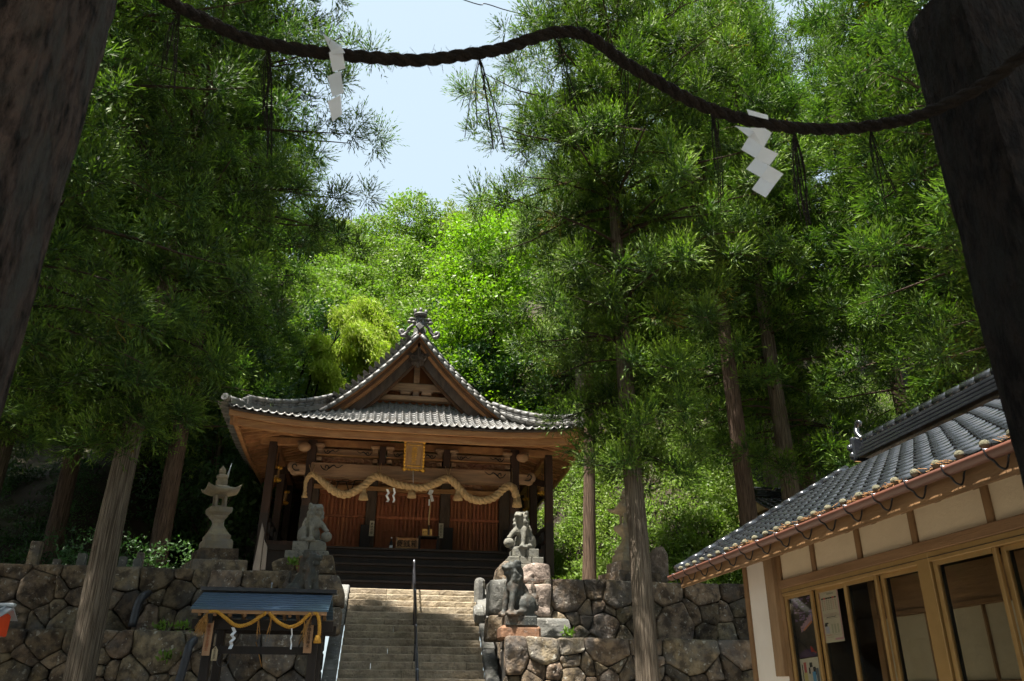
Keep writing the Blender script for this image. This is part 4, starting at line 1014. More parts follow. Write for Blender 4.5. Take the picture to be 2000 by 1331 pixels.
# ------------------------------------------------------------------ stone lanterns
def stone_lantern(label, base, rz, lean, k=1.0):
    t = thing('stone_lantern', label, 'stone lantern', base, 'stone lanterns on the terrace')
    r4 = math.pi/4; q2 = math.sqrt(2)
    def part(name, prof_, m_='lantern_stone', n=4):
        b = MB(); b.lathe((0, 0, 0), [(r*q2 if n == 4 else r, z) for r, z in prof_], n, False, r4 if n == 4 else 0); me = b.mesh(name, M[m_])
        o = link_mesh(name, me); o.parent = t; return o
    part('plinth', [(.66, -.1), (.66, .13), (.64, .15)], 'stone'); part('plinth', [(.47, .15), (.47, .39), (.45, .41)], 'stone')
    part('base', [(.34, .41), (.34, .58), (.31, .63)]); part('foot', [(.28, .63), (.29, .71), (.265, .74)])
    part('shaft', [(.255, .74), (.20, .82), (.135, .93), (.115, 1.00), (.135, 1.07), (.19, 1.13), (.20, 1.16)])
    part('platform', [(.20, 1.16), (.27, 1.23), (.28, 1.31), (.265, 1.34)])
    b = MB()
    for sx in (-1, 1):
        for sy in (-1, 1): b.box((sx*.115, sy*.115, 1.485), (.07, .07, .29), bev=.006)
    for z in (1.36, 1.61):
        for sx in (-1, 1): b.box((sx*.115, 0, z), (.055, .16, .05)); b.box((0, sx*.115, z), (.16, .055, .05))
    o = link_mesh('fire_box', b.mesh('fire_box', M['lantern_stone'])); o.parent = t
    vs = []; n = 12
    for j in range(n+1):
        for i in range(n+1):
            x, y = -1+2*i/n, -1+2*j/n; m_ = max(abs(x), abs(y)); c_ = abs(x*y)
            vs.append((x*.43, y*.43, 1.70+.20*(1-m_)**1.3*1.0+.12*c_**2.2+.02))
    top_n = len(vs)
    for j in range(n+1):
        for i in range(n+1):
            x, y = -1+2*i/n, -1+2*j/n; c_ = abs(x*y); m_ = max(abs(x), abs(y))
            vs.append((x*.41, y*.41, 1.63+.12*c_**2.2+.04*m_**3))
    q = lambda i, j: j*(n+1)+i
    fs = [(q(i, j), q(i+1, j), q(i+1, j+1), q(i, j+1)) for j in range(n) for i in range(n)]
    fs += [tuple(top_n+v for v in reversed(f)) for f in fs]
    for i in range(n):
        for e in ((q(i, 0), q(i+1, 0)), (q(i+1, n), q(i, n)), (q(0, i+1), q(0, i)), (q(n, i), q(n, i+1))):
            fs.append((e[1], e[0], e[0]+top_n, e[1]+top_n))
    b = MB(); b.add(vs, fs, True); me = b.mesh('roof', M['lantern_stone']); o = link_mesh('roof', me); o.parent = t
    part('neck', [(.12, 1.84), (.125, 1.98), (.11, 1.985)]); part('lotus', [(.10, 1.98), (.15, 2.03), (.145, 2.08), (.09, 2.11)], n=12)
    part('finial', [(.06, 2.10), (.09, 2.15), (.092, 2.20), (.06, 2.25), (.02, 2.29), (.004, 2.32)], n=12)
    t.rotation_euler = (0, lean, rz); t.scale = (.86*k, .86*k, k); return t
stone_lantern('sunlit stone lantern with upturned roof on the left terrace', at(417, 1113, Y=18.8), .42, -.06, 1.0)
stone_lantern('stone lantern mostly hidden behind the right cedar trunk', at(1229, 1134, Y=19.0), .2, .0, .97)
b = MB(); b.tube([at(443, 935, Y=18.9), at(453, 905, Y=18.9)], [.03, .006], 6); b.tube([at(443, 935, Y=18.9), at(430, 1110, Y=18.9)], .012, 6); o = b.build('stake', M['grey_metal']); tag(o, 'thin grey pointed stake behind the sunlit stone lantern', 'stake')

# ------------------------------------------------------------------ water pavilion
wp = thing('water_pavilion', 'small open water pavilion with blue metal roof left of the stairway', 'pavilion', (-1.6, 12.6, 0))
e0 = at(372, 1189, Y=12.0); e1 = at(641, 1195, Y=12.0); ze = 2.545
xl, xr = e0.x, e1.x; ry, rz_ = 12.72, at(530, 1159, Y=12.72).z
for face in (1, -1):
    n = 8
    for k in range(n):
        f0, f1 = k/n, (k+1)/n
        ya = (12.0+(ry-12.0)*f0) if face > 0 else (2*ry-12.0-(ry-12.0)*f0)
        yb = (12.0+(ry-12.0)*f1) if face > 0 else (2*ry-12.0-(ry-12.0)*f1)
        za, zb = ze+(rz_-ze)*f0, ze+(rz_-ze)*f1; lip = .016
        b = MB(); vs = [(xl, ya, za+lip), (xr, ya, za+lip), (xr, yb, zb+.002), (xl, yb, zb+.002), (xl, ya, za-.012), (xr, ya, za-.012), (xr, yb, zb-.02), (xl, yb, zb-.02)]
        fs = [(0, 1, 2, 3), (7, 6, 5, 4), (4, 5, 1, 0), (6, 7, 3, 2), (5, 6, 2, 1), (7, 4, 0, 3)]
        b.add(vs, fs if face > 0 else [tuple(reversed(f)) for f in fs]); b.build('roof_panel', M['blue_metal'], wp)
b = MB(); b.beam((xl+.02, 12.03, ze-.035), (xr-.02, 12.03, ze-.035), .05, .045); b.build('eave_board', M['timber_h'], wp)
b = MB(); b.beam((xl-.03, ry, rz_+.035), (xr+.06, ry, rz_+.035), .22, .05); b.build('ridge_cap', M['iron'], wp)
b = MB(); q = at(530, 1150, Y=ry); b.tube([q+Vector((0, 0, -.08)), q+Vector((0, 0, .06))], .008, 6); b.ell(q+Vector((0, 0, .07)), (.014, .014, .02), None, 8, 6); b.build('ridge_spike', M['steel'], wp)
for k in range(9):
    x = xl+.12+(xr-xl-.24)*k/8
    for face in (1, -1):
        b = MB(); b.beam((x, 12.0+.04 if face > 0 else 2*ry-12.04, ze-.06), (x, ry, rz_-.06), .04, .07); b.build('rafter', M['timber'], wp)
pxl = at(400, 1300, Y=12.25).x; pxr = at(608, 1300, Y=12.25).x
for x in (pxl, pxr):
    for y in (12.25, 13.15):
        b = MB(); b.box((x, y, 1.2), (.12, .12, 2.4), bev=.01); b.build('post', M['wood_dark'], wp)
    b = MB(); b.beam((x, 12.05, 2.42), (x, 13.4, 2.42), .09, .11); b.build('cross_beam', M['wood_dark'], wp)
    b = MB(); b.box((x, ry, 2.56), (.06, .5, .2)); b.build('gable_board', M['wood_dark'], wp)
for y in (12.25, 13.15):
    b = MB(); b.beam((pxl-.25, y, 2.36), (pxr+.25, y, 2.36), .09, .13); b.build('beam', M['wood_dark'], wp)
b = MB(); b.beam((pxl, 12.27, 2.03), (pxr, 12.27, 2.03), .06, .10); b.build('tie_rail', M['wood_dark'], wp)
b = MB(); b.beam((pxl, 13.15, 1.55), (pxr, 13.15, 1.55), .06, .10); b.build('tie_rail', M['wood_dark'], wp)
ws = thing('straw_rope', 'golden straw rope in two loops under the blue pavilion roof', 'rope', at(520, 1215, Y=12.05))
for pts in ([(408, 1195), (424, 1195), (440, 1207), (455, 1219), (470, 1223), (490, 1217), (505, 1207), (520, 1197)], [(526, 1197), (540, 1213), (555, 1222), (568, 1225), (585, 1218), (600, 1204), (607, 1198)], [(612, 1198), (619, 1199), (623, 1210), (624, 1225), (623.5, 1241)]):
    b = MB(); twisted_rope(b, catmull([at(x, y, Y=12.02) for x, y in pts], 10), .026, 3, .085, 6); b.build('rope', M['straw_gold'], ws)
def brush(cx0, cy0, cx1, cy1, Y, n, spread, r, parent, name='straw_tuft', m_='straw_dry', seed=0):
    r_ = random.Random(seed); b = MB(); p0 = at(cx0, cy0, Y=Y); p1 = at(cx1, cy1, Y=Y)
    for k in range(n):
        e = p1+Vector((r_.uniform(-1, 1)*spread, r_.uniform(-1, 1)*spread*.7, r_.uniform(-.2, .25)*(p0-p1).length)); m2 = (p0+e)/2+Vector((r_.uniform(-.3, .3)*spread, r_.uniform(-.3, .3)*spread, .0))
        b.tube([p0+Vector((r_.uniform(-.01, .01), r_.uniform(-.01, .01), 0)), m2, e], [r, r, r*.5], 3, cap=False)
    b.build(name, M[m_], parent)
brush(405, 1197, 390, 1236, 12.02, 90, .075, .0035, ws, seed=1)
for q in ((505, 1212, 504, 1248), (530, 1206, 522, 1248), (594, 1210, 597, 1252), (610, 1200, 588, 1250)): brush(q[0], q[1], q[2], q[3], 12.02, 9, .03, .003, ws, seed=q[0])
c = at(621, 1241, Y=12.02); b = MB(); b.lathe(c, [(.03, 0), (.045, -.05), (.055, -.10), (.05, -.105)], 10); b.build('tassel', M['straw_gold'], ws)
streamer('white zigzag paper streamer under the left loop of the golden rope', [(455, 1226), (458, 1234), (453, 1241), (457, 1247), (451, 1254), (452, 1260), (449, 1268)], 12.0, .045)
streamer('narrow white paper streamer under the right loop of the golden rope', [(570, 1228), (570, 1240), (568, 1248), (569, 1258), (568, 1269)], 12.0, .02)
brd = mat('sign_wood', (.40, .24, .14), (.31, .18, .10), .75, 6, (1, 1, .3), bump=.2)
brd2 = mat('sign_wood_pale', (.40, .33, .22), (.32, .26, .17), .8, 6, (1, 1, .3), bump=.2)
def signboard(label, px, py0, py1, Y, w, tx, m_, pointed=False, tcol=None):
    a = at(px, py0, Y=Y); c = at(px, py1, Y=Y); c.x = a.x; t = thing('signboard', label, 'sign', c); hh = a.z-c.z; x = a.x
    b = MB(); o5 = [(x-w/2, c.z), (x+w/2, c.z), (x+w/2, a.z-(.05 if pointed else 0))]+([(x, a.z)] if pointed else [])+[(x-w/2, a.z-(.05 if pointed else 0))]
    n = len(o5); b.add([(p[0], Y, p[1]) for p in o5]+[(p[0], Y+.02, p[1]) for p in o5], [tuple(range(n)), tuple(range(2*n-1, n-1, -1))]+[(i, n+i, n+(i+1) % n, (i+1) % n) for i in range(n)]); b.build('board', m_, t)
    text_mesh(tx, hh/len(tx)*.80, tcol or M['wood_post'], 'lettering', t, (x, Y-.004, (a.z+c.z)/2), ext=.002, vertical=True)
signboard('tall brown lettered signboard on the left post of the water pavilion', 411, 1213, 1281, 12.12, .10, '奉納手水舎建立', brd, False, M['wood_red'])
signboard('small pale pointed tablet hanging beside the left pavilion signboard', 421, 1262, 1291, 12.10, .075, '手水之作法', brd2, True)
signboard('tall faded brown signboard on the right post of the water pavilion', 606, 1211, 1276, 12.12, .11, '水神社御神水', brd)
b = MB(); b.tube(catmull([at(430, 1258, Y=12.3), at(432, 1275, Y=12.3), at(424, 1292, Y=12.2), at(430, 1302, Y=12.2), at(445, 1295, Y=12.25), at(452, 1270, Y=12.3)], 8), .006, 6); o = b.build('hose', M['pipe']); tag(o, 'thin dark hose looping below the left pavilion signboards', 'hose')
b = MB(); b.tube([at(500, 1254, Y=12.5), at(511, 1302, Y=12.4)], .007, 6); o = b.build('bamboo_rod', M['straw_dry']); tag(o, 'slim pale rod slanting under the pavilion between the rope loops', 'rod')
bs = thing('water_basin', 'rough stone water basin under the water pavilion', 'basin', (-1.6, 12.75, 0))
b = MB(); b.box((-1.6, 12.75, .35), (1.0, .6, .7), bev=.08); b.build('basin', M['stone'], bs); b = MB(); b.box((-1.6, 12.75, .702), (.7, .36, .01)); b.build('water', M['iron'], bs)

# small vermilion box at the left edge
rb = thing('vermilion_box', 'small vermilion box with grey metal roof cut off at the left edge', 'box', (-4.0, 9.1, 1.2))
x1 = at(17, 1192, Y=9).x
b = MB(); b.box((x1-.33, 9.1, 2.1), (.54, .3, .22), bev=.01); b.build('body', M['vermilion'], rb)
b = MB(); b.add([(x1-.68, 8.88, 2.15), (x1-.02, 8.88, 2.15), (x1+.0, 9.1, 2.27), (x1-.68, 9.1, 2.27), (x1-.02, 9.32, 2.15), (x1-.68, 9.32, 2.15), (x1-.68, 9.1, 2.24), (x1, 9.1, 2.24)], [(0, 1, 2, 3), (3, 2, 4, 5), (1, 0, 6, 7), (5, 4, 7, 6), (1, 7, 2), (7, 4, 2)]); b.build('roof', M['grey_metal'], rb)
for k in range(3):
    b = MB(); b.beam((x1-.08-.18*k, 8.885, 2.165), (x1-.07-.18*k, 9.1, 2.283), .02, .02); b.build('roof_rib', M['grey_metal'], rb)
b = MB(); b.box((x1-.34, 9.1, 2.285), (.7, .07, .035), bev=.01); b.build('ridge', M['grey_metal'], rb)
b = MB(); b.box((x1-.33, 9.1, 1.0), (.12, .12, 2.0)); b.build('post', M['vermilion'], rb)

# ------------------------------------------------------------------ shrine office (right)
of = thing('shrine_office', 'cream plaster and timber shrine office with black tiled roof', 'building', (7.2, 7, 0))
WX = 5.0; Y0, Y1 = 2.0, 10.9
def wbox(y0, y1, z0, z1, x0, x1_, m_, name, parent=None, bev=.0):
    b = MB(); b.box(((x0+x1_)/2, (y0+y1)/2, (z0+z1)/2), (abs(x1_-x0), abs(y1-y0), z1-z0), bev=bev); return b.build(name, M[m_], parent or of)
ZP, ZB0, ZB1, ZH = 3.17, 2.73, 2.83, 2.64
wbox(10.80, 10.90, 0, 3.3, WX-.03, WX+.12, 'timber', 'corner_board', bev=.006)
wbox(9.92, 10.80, .3, 3.25, WX, WX+.1, 'plaster_white', 'plaster_panel')
wbox(9.90, 10.14, 1.72, 3.22, WX-.075, WX-.002, 'timber_pale', 'cover_board', bev=.006)
wbox(9.80, 9.90, 0, 3.3, WX-.02, WX+.1, 'timber', 'post')
studs = [at(1591, 1110, X=WX).y, at(1679, 1080, X=WX).y, at(1787, 1050, X=WX).y, at(1930, 990, X=WX).y, 4.45, 3.6]
yy = 9.80
for i, s_ in enumerate(studs+[Y0]):
    w = .085
    wbox(s_+w/2, yy, ZB1, 3.3, WX+.01, WX+.08, 'plaster', 'plaster_panel')
    if s_ != Y0: wbox(s_-w/2, s_+w/2, ZB1, 3.3, WX-.015, WX+.09, 'timber', 'stud', bev=.005)
    yy = s_-w/2
wbox(Y0, 9.80, ZB0, ZB1, WX-.05, WX+.12, 'timber_h', 'lintel_beam', bev=.006)
wbox(Y0, Y1+.1, 3.19, 3.42, WX-.13, WX-.02, 'timber_h', 'eave_beam', bev=.008)
wbox(Y1-.02, Y1+.02, 0, 3.3, WX+.12, 9.6, 'plaster_white', 'end_wall')
MY = [9.78, 9.10, 8.40, 7.76, 7.05]; MY2 = [6.84, 6.02, 5.2, 4.4, 3.6]
wbox(6.86, 7.05, 0, ZB0, WX-.035, WX+.10, 'sash', 'post', bev=.005)
wbox(Y0, 9.80, ZH, ZB0-.002, WX-.03, WX+.06, 'sash', 'sash_head', bev=.004)
wbox(Y0, 9.80, ZH+.035, ZH+.04, WX-.036, WX-.029, 'rubber', 'sash_groove')
glass = bpy.data.materials.new('window_glass'); glass.use_nodes = True
nt = glass.node_tree; N = nt.nodes; tr = N.new('ShaderNodeBsdfTransparent'); tr.inputs[0].default_value = (.78, .77, .71, 1); gl = N.new('ShaderNodeBsdfGlossy'); gl.inputs['Roughness'].default_value = .03
lw = N.new('ShaderNodeLayerWeight'); lw.inputs['Blend'].default_value = .5; pw = N.new('ShaderNodeMath'); pw.operation = 'POWER'; pw.inputs[1].default_value = 4.0; fr = N.new('ShaderNodeMapRange'); fr.inputs['To Min'].default_value = .04; fr.inputs['To Max'].default_value = .9; nt.links.new(lw.outputs['Facing'], pw.inputs[0]); nt.links.new(pw.outputs[0], fr.inputs['Value']); ms = N.new('ShaderNodeMixShader'); nt.links.new(fr.outputs[0], ms.inputs[0]); nt.links.new(tr.outputs[0], ms.inputs[1]); nt.links.new(gl.outputs[0], ms.inputs[2]); nt.links.new(ms.outputs[0], N['Material Output'].inputs['Surface']); M['glass'] = glass
for L_ in (MY, MY2):
    for i in range(len(L_)-1):
        a, c = L_[i], L_[i+1]; xo = WX-.015 if i % 2 == 0 else WX+.03
        s_ = MB(); s_.box((xo+.015, a-.028, (ZH+.5)/2), (.035, .055, ZH-.5), bev=.004); s_.box((xo+.015, c+.022, (ZH+.5)/2), (.035, .045, ZH-.5), bev=.004); s_.box((xo+.015, (a+c)/2, ZH-.02), (.03, a-c-.1, .04)); s_.box((xo+.015, (a+c)/2, .54), (.03, a-c-.1, .09))
        w_ = s_.build('window', M['sash'], of)
        g_ = MB(); g_.add([(xo+.015, c+.05, .58), (xo+.015, a-.05, .58), (xo+.015, a-.05, ZH-.04), (xo+.015, c+.05, ZH-.04)], [(0, 1, 2, 3)]); g_.build('pane', glass, w_)
        g_ = MB(); g_.box((xo+.045, a-.062, (ZH+.5)/2), (.03, .012, ZH-.5)); g_.build('gasket', M['rubber'], w_)
wbox(Y0, 9.80, .3, .5, WX-.03, WX+.1, 'timber_h', 'sill', bev=.005); wbox(Y0, 9.8, 0, .3, WX, WX+.1, 'plaster_white', 'base_wall')
# room behind the glass
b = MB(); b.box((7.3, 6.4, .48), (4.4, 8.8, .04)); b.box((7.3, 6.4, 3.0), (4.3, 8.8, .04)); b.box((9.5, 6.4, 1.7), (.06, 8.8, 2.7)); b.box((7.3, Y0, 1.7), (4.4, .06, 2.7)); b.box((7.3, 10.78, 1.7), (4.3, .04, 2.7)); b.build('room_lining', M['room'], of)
b = MB(); b.box((5.62, 6.2, 2.52), (.08, 5.2, .36)); b.build('inner_lintel', M['timber_h'], of)
b = MB(); b.box((5.60, 6.2, 2.325), (.10, 5.2, .04)); b.build('inner_rail', M['timber_h'], of)
for k in range(6):
    y = 3.7+.86*k
    s_ = MB(); s_.box((5.66, y+.43, 1.98), (.01, .84, .66)); s_ = s_.build('paper_screen', M['shoji'], of)
    b = MB(); b.box((5.64, y, 1.9), (.03, .022, .85)); b.build('screen_stile', M['timber'], s_)
    b = MB(); b.box((5.64, y+.43, 1.62), (.04, .86, .05)); b.build('screen_rail', M['timber_h'], s_)
    b = MB(); b.box((5.66, y+.43, 1.05), (.02, .84, 1.1)); b.build('screen_panel', M['wood_dark'], s_)
b = MB(); b.box((5.62, 8.82, 1.7), (.1, .1, 2.4)); b.build('inner_post', M['timber'], of)
# roof
TH = math.atan2(1.67, 3.0); UPV = Vector((math.cos(TH), 0, math.sin(TH))); GX, GZ = 4.2, 3.14
oroof = MB(); o_ = [Vector((GX+.02, y, GZ-.05)) for y in (Y0-.4, 11.42)]
oroof.add([o_[0], o_[1], o_[1]+UPV*3.43, o_[0]+UPV*3.43, o_[0]-Vector((0, 0, .05)), o_[1]-Vector((0, 0, .05)), o_[1]+UPV*3.43-Vector((0, 0, .05)), o_[0]+UPV*3.43-Vector((0, 0, .05))], [(0, 3, 2, 1), (4, 5, 6, 7), (0, 1, 5, 4), (1, 2, 6, 5), (3, 0, 4, 7)])
ex = Vector((7.2*2-GX, 0, 0))
q = [Vector((2*(o_[0]+UPV*3.43).x-v.x, v.y, v.z)) for v in (o_[0], o_[1], o_[1]+UPV*3.43, o_[0]+UPV*3.43)]; oroof.add(q, [(0, 1, 2, 3)])
oroof = oroof.build('roof', M['timber'], of)
nT = 9; TWO, EXP = .272, .235
def jtile():
    vs = []; fs = []; n = 12
    for i in range(n+1):
        u = i/n; x = -TWO/2+TWO*1.03*u
        z = .030*math.exp(-((u-.86)/.085)**2)+.012*math.exp(-((u-.06)/.07)**2)-.010*math.sin(math.pi*min(1, u/.75))
        vs += [(x, 0, z), (x, .275, z-.016), (x, .004, z-.026)]
    for i in range(n):
        a, c = i*3, i*3+3; fs += [(a, c, c+1, a+1), (a+2, c+2, c, a)]
    m_ = MB(); m_.add(vs, fs, True); return m_.mesh('roof_tile', M['black_tile'])
jt = jtile(); stuff = MB(); cnt = 0
ncol = int((11.42-4.0)/TWO); nrow = 14
R_ = (Matrix.Rotation(-math.pi/2, 3, 'Z') @ Matrix.Rotation(TH-.03, 3, 'X'))
for r_ in range(nrow):
    for c_ in range(ncol+7):
        y = 11.40-TWO*(c_+.5); p = Vector((GX-.02, y, GZ))+UPV*(EXP*r_)
        sag = .10*((r_/nrow)-.5)**2*0
        if r_ < 11 and c_ < ncol and cnt < 298:
            o = link_mesh('roof_tile', jt, oroof); o.location = p+Vector((0, rnd.uniform(-.003, .003), rnd.uniform(-.002, .003))); o.rotation_euler = (TH-.03+rnd.uniform(-.012, .012), 0, -math.pi/2+rnd.uniform(-.008, .008)); cnt += 1
        else: stuff.add([R_ @ v.co+p for v in jt.vertices], [tuple(f.vertices) for f in jt.polygons], True)
        if r_ == 0 and c_ < ncol:
            b = MB(); b.ell(p+Vector((-.005, -TWO*.36, .012)), (.035, .042, .032), None, 9, 7); b.build('mortar_plug', M['moss_mortar'], oroof)
o = stuff.build('tile_courses', M['black_tile'], oroof); o['kind'] = 'stuff'
lit = MB(); r_ = random.Random(9)
for k in range(260):
    y = r_.uniform(4.2, 9.5); x = GX-.03+r_.uniform(-.02, .04); p = Vector((x, y, GZ-.02+r_.uniform(0, .03))); d = Vector((r_.uniform(-1, 1), r_.uniform(-1, 1), r_.uniform(-.3, .3))).normalized()*r_.uniform(.02, .05)
    if noise.noise(Vector((0, y*1.7, 0))) > -.05: lit.tube([p-d, p+d], .003, 3, cap=False)
o = lit.build('leaf_litter', M['litter'], of); o['kind'] = 'stuff'
# verge: barge board, verge rolls, soffit, rafters
b = MB(); p0 = Vector((GX+.05, 11.40, GZ-.13)); b.beam(p0, p0+UPV*3.4, .05, .17); b.build('barge_board', M['timber_h'], of)
for k in range(13):
    b = MB(); p = Vector((GX, 11.43, GZ+.03))+UPV*(.26*k); b.tube([p, p+UPV*.27], [.06, .052], 10); b.build('verge_tile', M['black_tile'], oroof)
b = MB(); q = [Vector((GX+.06, y, GZ-.14)) for y in (Y0, 11.35)]; q += [q[1]+UPV*.95, q[0]+UPV*.95]; b.add(q, [(0, 1, 2, 3)]); b.build('soffit', M['timber_h'], of)
y = 11.1
while y > 3:
    b = MB(); p = Vector((GX+.08, y, GZ-.19)); b.beam(p, p+UPV*.9, .06, .09); b.build('rafter', M['timber'], of); y -= .45
wbox(Y0, 11.38, GZ-.235, GZ-.06, GX+.04, GX+.065, 'timber_h', 'fascia_board')
# gutter with hangers
GC = Vector((GX-.065, 0, 3.075)); vs = []; fs = []; n = 9
ylist = [11.47-.5*k for k in range(19)]+[2.0]
for y in ylist:
    for rr in (.062, .057):
        for i in range(n+1):
            a = math.pi+math.pi*i/n; vs.append((GC.x+math.cos(a)*rr, y, GC.z+math.sin(a)*rr+.0*y))
w2 = 2*(n+1)
for j in range(len(ylist)-1):
    for i in range(n):
        a = j*w2+i; fs.append((a, a+1, a+w2+1, a+w2)); a2 = a+n+1; fs.append((a2+w2, a2+w2+1, a2+1, a2))
    fs.append((j*w2, (j+1)*w2, (j+1)*w2+n+1, j*w2+n+1)); fs.append((j*w2+n, j*w2+2*n+1, (j+1)*w2+2*n+1, (j+1)*w2+n))
b = MB(); b.add(vs, fs, True); b.build('gutter', M['gutter'], of)
y = 11.25
while y > 3.2:
    b = MB(); pts = [Vector((GC.x-.066, y, GC.z+.01)), Vector((GC.x-.045, y, GC.z-.05)), Vector((GC.x, y, GC.z-.075)), Vector((GC.x+.012, y-.02, GC.z-.12)), Vector((GC.x+.05, y-.03, GC.z-.135)), Vector((GC.x+.075, y-.035, GC.z-.09)), Vector((GC.x+.09, y-.05, GC.z-.03)), Vector((GC.x+.125, y-.10, GC.z+.0))]
    b.tube(catmull(pts, 4), .0075, 6); b.build('gutter_hanger', M['iron'], of)
    b = MB(); b.tube([Vector((GC.x-.07, y, GC.z+.005)), Vector((GC.x+.06, y, GC.z+.02))], .004, 5); b.build('gutter_clip', M['steel'], of); y -= .46
# ridge
RP = Vector((GX, 0, GZ))+UPV*3.36
for k, (w, hh) in enumerate(((.34, .05), (.30, .05), (.27, .05), (.24, .05))):
    b = MB(); b.box((RP.x+.02, (2.0+10.9)/2, RP.z+.06+.058*k), (w, 8.9-.1*k, .042), bev=.008); b.build('ridge_course', M['black_tile'], oroof)
y = 10.75
capm = roll_mesh(.31, .088, .075, M['black_tile'], 'ridge_tile', 12)
while y > 3.2:
    place_along(capm, (RP.x+.02, y, RP.z+.32), (0, -1, 0), oroof, 'ridge_tile'); y -= .28
b = MB(); c = Vector((RP.x+.02, 10.92, RP.z+.2)); b.box(c, (.36, .10, .38), bev=.03); b.ell(c+Vector((-.12, .02, -.1)), (.1, .06, .08)); b.ell(c+Vector((-.16, .02, .02)), (.08, .05, .07))
b.tube(catmull([c+Vector((0, -.05, .15)), c+Vector((-.02, .03, .26)), c+Vector((0, .06, .36)), c+Vector((0, -.0, .44)), c+Vector((0, -.07, .41)), c+Vector((0, -.05, .36))], 4), [.045]*8+[.035]*8+[.02]*5, 8); b.build('ridge_ornament', M['black_tile'], oroof)

# posters on the inside of the glass
def poster(name, label, px_q, X, base, marks, m_name):
    q = [at(a, c, X=X) for a, c in px_q]; t = thing(name, label, 'poster', q[3])
    b = MB(); e = Vector((.003, 0, 0)); b.add(q+[v+e for v in q], [(0, 1, 2, 3), (7, 6, 5, 4), (0, 4, 5, 1), (1, 5, 6, 2), (2, 6, 7, 3), (3, 7, 4, 0)]); b.build('sheet', base, t)
    def uv(u, v): return q[0].lerp(q[1], u).lerp(q[3].lerp(q[2], u), v)
    by = {}
    for (u0, v0, u1, v1, col) in marks: by.setdefault(col, []).append((u0, v0, u1, v1))
    for i, (col, L2) in enumerate(by.items()):
        b = MB()
        for u0, v0, u1, v1 in L2:
            vs = [uv(u0, v0), uv(u1, v0), uv(u1, v1), uv(u0, v1)]; b.add([v-Vector((.0015+.0003*i, 0, 0)) for v in vs], [(0, 1, 2, 3)])
        b.build('print', mat(m_name+str(i), col, rough=.7), t)
    return t
PW = (.62, .56, .46); PK = (.55, .30, .36); BK = (.03, .03, .03); RD = (.5, .06, .06); GR = (.35, .33, .28)
mk = [(0, 0, 1, .03, PK), (0, .03, .05, .96, PK), (.95, .03, 1, .96, PK), (.30, .07, .70, .075, GR), (.42, .085, .78, .115, GR), (.55, .93, .98, .965, PK)]
for i in range(7): mk.append((.10+.115*i, .165, .20+.115*i, .195, RD if i in (1, 5) else BK))
for j in range(6):
    for i in range(7):
        mk.append((.12+.115*i, .22+.033*j, .16+.115*i, .233+.033*j, RD if i in (1, 5) else BK))
for j in range(3): mk.append((.12, .47+.02*j, .85, .476+.02*j, (.45, .32, .30)))
mk += [(.25, .53, .75, .54, BK), (.15, .555, .85, .563, GR), (.12, .63, .30, .66, BK), (.10, .66, .24, .70, BK), (.12, .70, .32, .83, (.45, .45, .55))]
for i in range(3): mk.append((.45+.15*i, .67, .53+.15*i, .84, (.42, .42, .32)))
mk += [(.12, .86, .45, .865, RD), (.5, .865, .9, .87, GR), (.15, .90, .5, .905, GR)]
poster('wall_calendar', 'white wall calendar with pink border hung in the second office window', [(1598, 1154), (1634, 1146), (1650, 1252), (1613, 1257)], WX+.05, mat('calendar_paper', PW, (.58, .52, .42), .8, 5), mk, 'calendar_print')
DK = (.02, .018, .018); LV = (.20, .14, .30); LV2 = (.28, .20, .36); OR = (.55, .22, .12); PU = (.07, .04, .10)
mk = []; r_ = random.Random(4)
for k in range(46):
    u = r_.uniform(.15, .9); v = r_.uniform(.02, .42); mk.append((u, v, min(.98, u+r_.uniform(.05, .16)), v+r_.uniform(.012, .03), LV if r_.random() < .6 else LV2))
for k in range(16): u = .38+.034*k; mk.append((u, .50-.012*k+.01*(k % 3), u+.04, .60-.010*k, LV2 if k % 2 else (.48, .30, .34)))
for k in range(10): u = .5+.04*k; mk.append((u, .55-.012*k, u+.045, .585-.012*k, OR))
for k in range(12): u = .15+.06*k; hgt = .05*math.sin(math.pi*(k+.5)/12); mk.append((u, .93-hgt, u+.065, 1.0, PU))
for k in range(5): mk.append((.68+.04*k, .84+.028*k, .74+.04*k, .93, (.38, .05, .04)))
for k in range(5): mk.append((.02, .10+.11*k, .3+.05*k, .105+.11*k, (.12, .10, .07)))
poster('scenery_poster', 'dark poster of purple wisteria and sunset in the first office window', [(1539, 1168), (1582, 1158), (1601, 1281), (1557, 1287)], WX+.05, mat('poster_dark', DK, (.05, .04, .035), .4, 10), mk, 'poster_print')
WHT = (.60, .57, .50); mk = [(.18, .18, .22, .98, BK), (.28, .12, .40, .45, (.45, .10, .10)), (.25, .45, .42, .95, (.55, .48, .20)), (.50, .30, .60, .50, BK), (.52, .5, .64, .95, (.5, .5, .48)), (.56, .15, .70, .30, BK), (.58, .3, .72, .55, (.5, .45, .42)), (.70, .30, .84, .55, BK), (.66, .45, .82, .9, (.10, .30, .55)), (.85, .35, .97, .8, (.12, .14, .18)), (.46, .85, .52, 1.0, BK)]
poster('figures_poster', 'white poster of small colourful figures below the purple scenery poster', [(1558, 1289), (1597, 1283), (1606, 1345), (1566, 1350)], WX+.05, mat('poster_white', WHT, (.55, .52, .45), .8, 6), mk, 'figures_print')

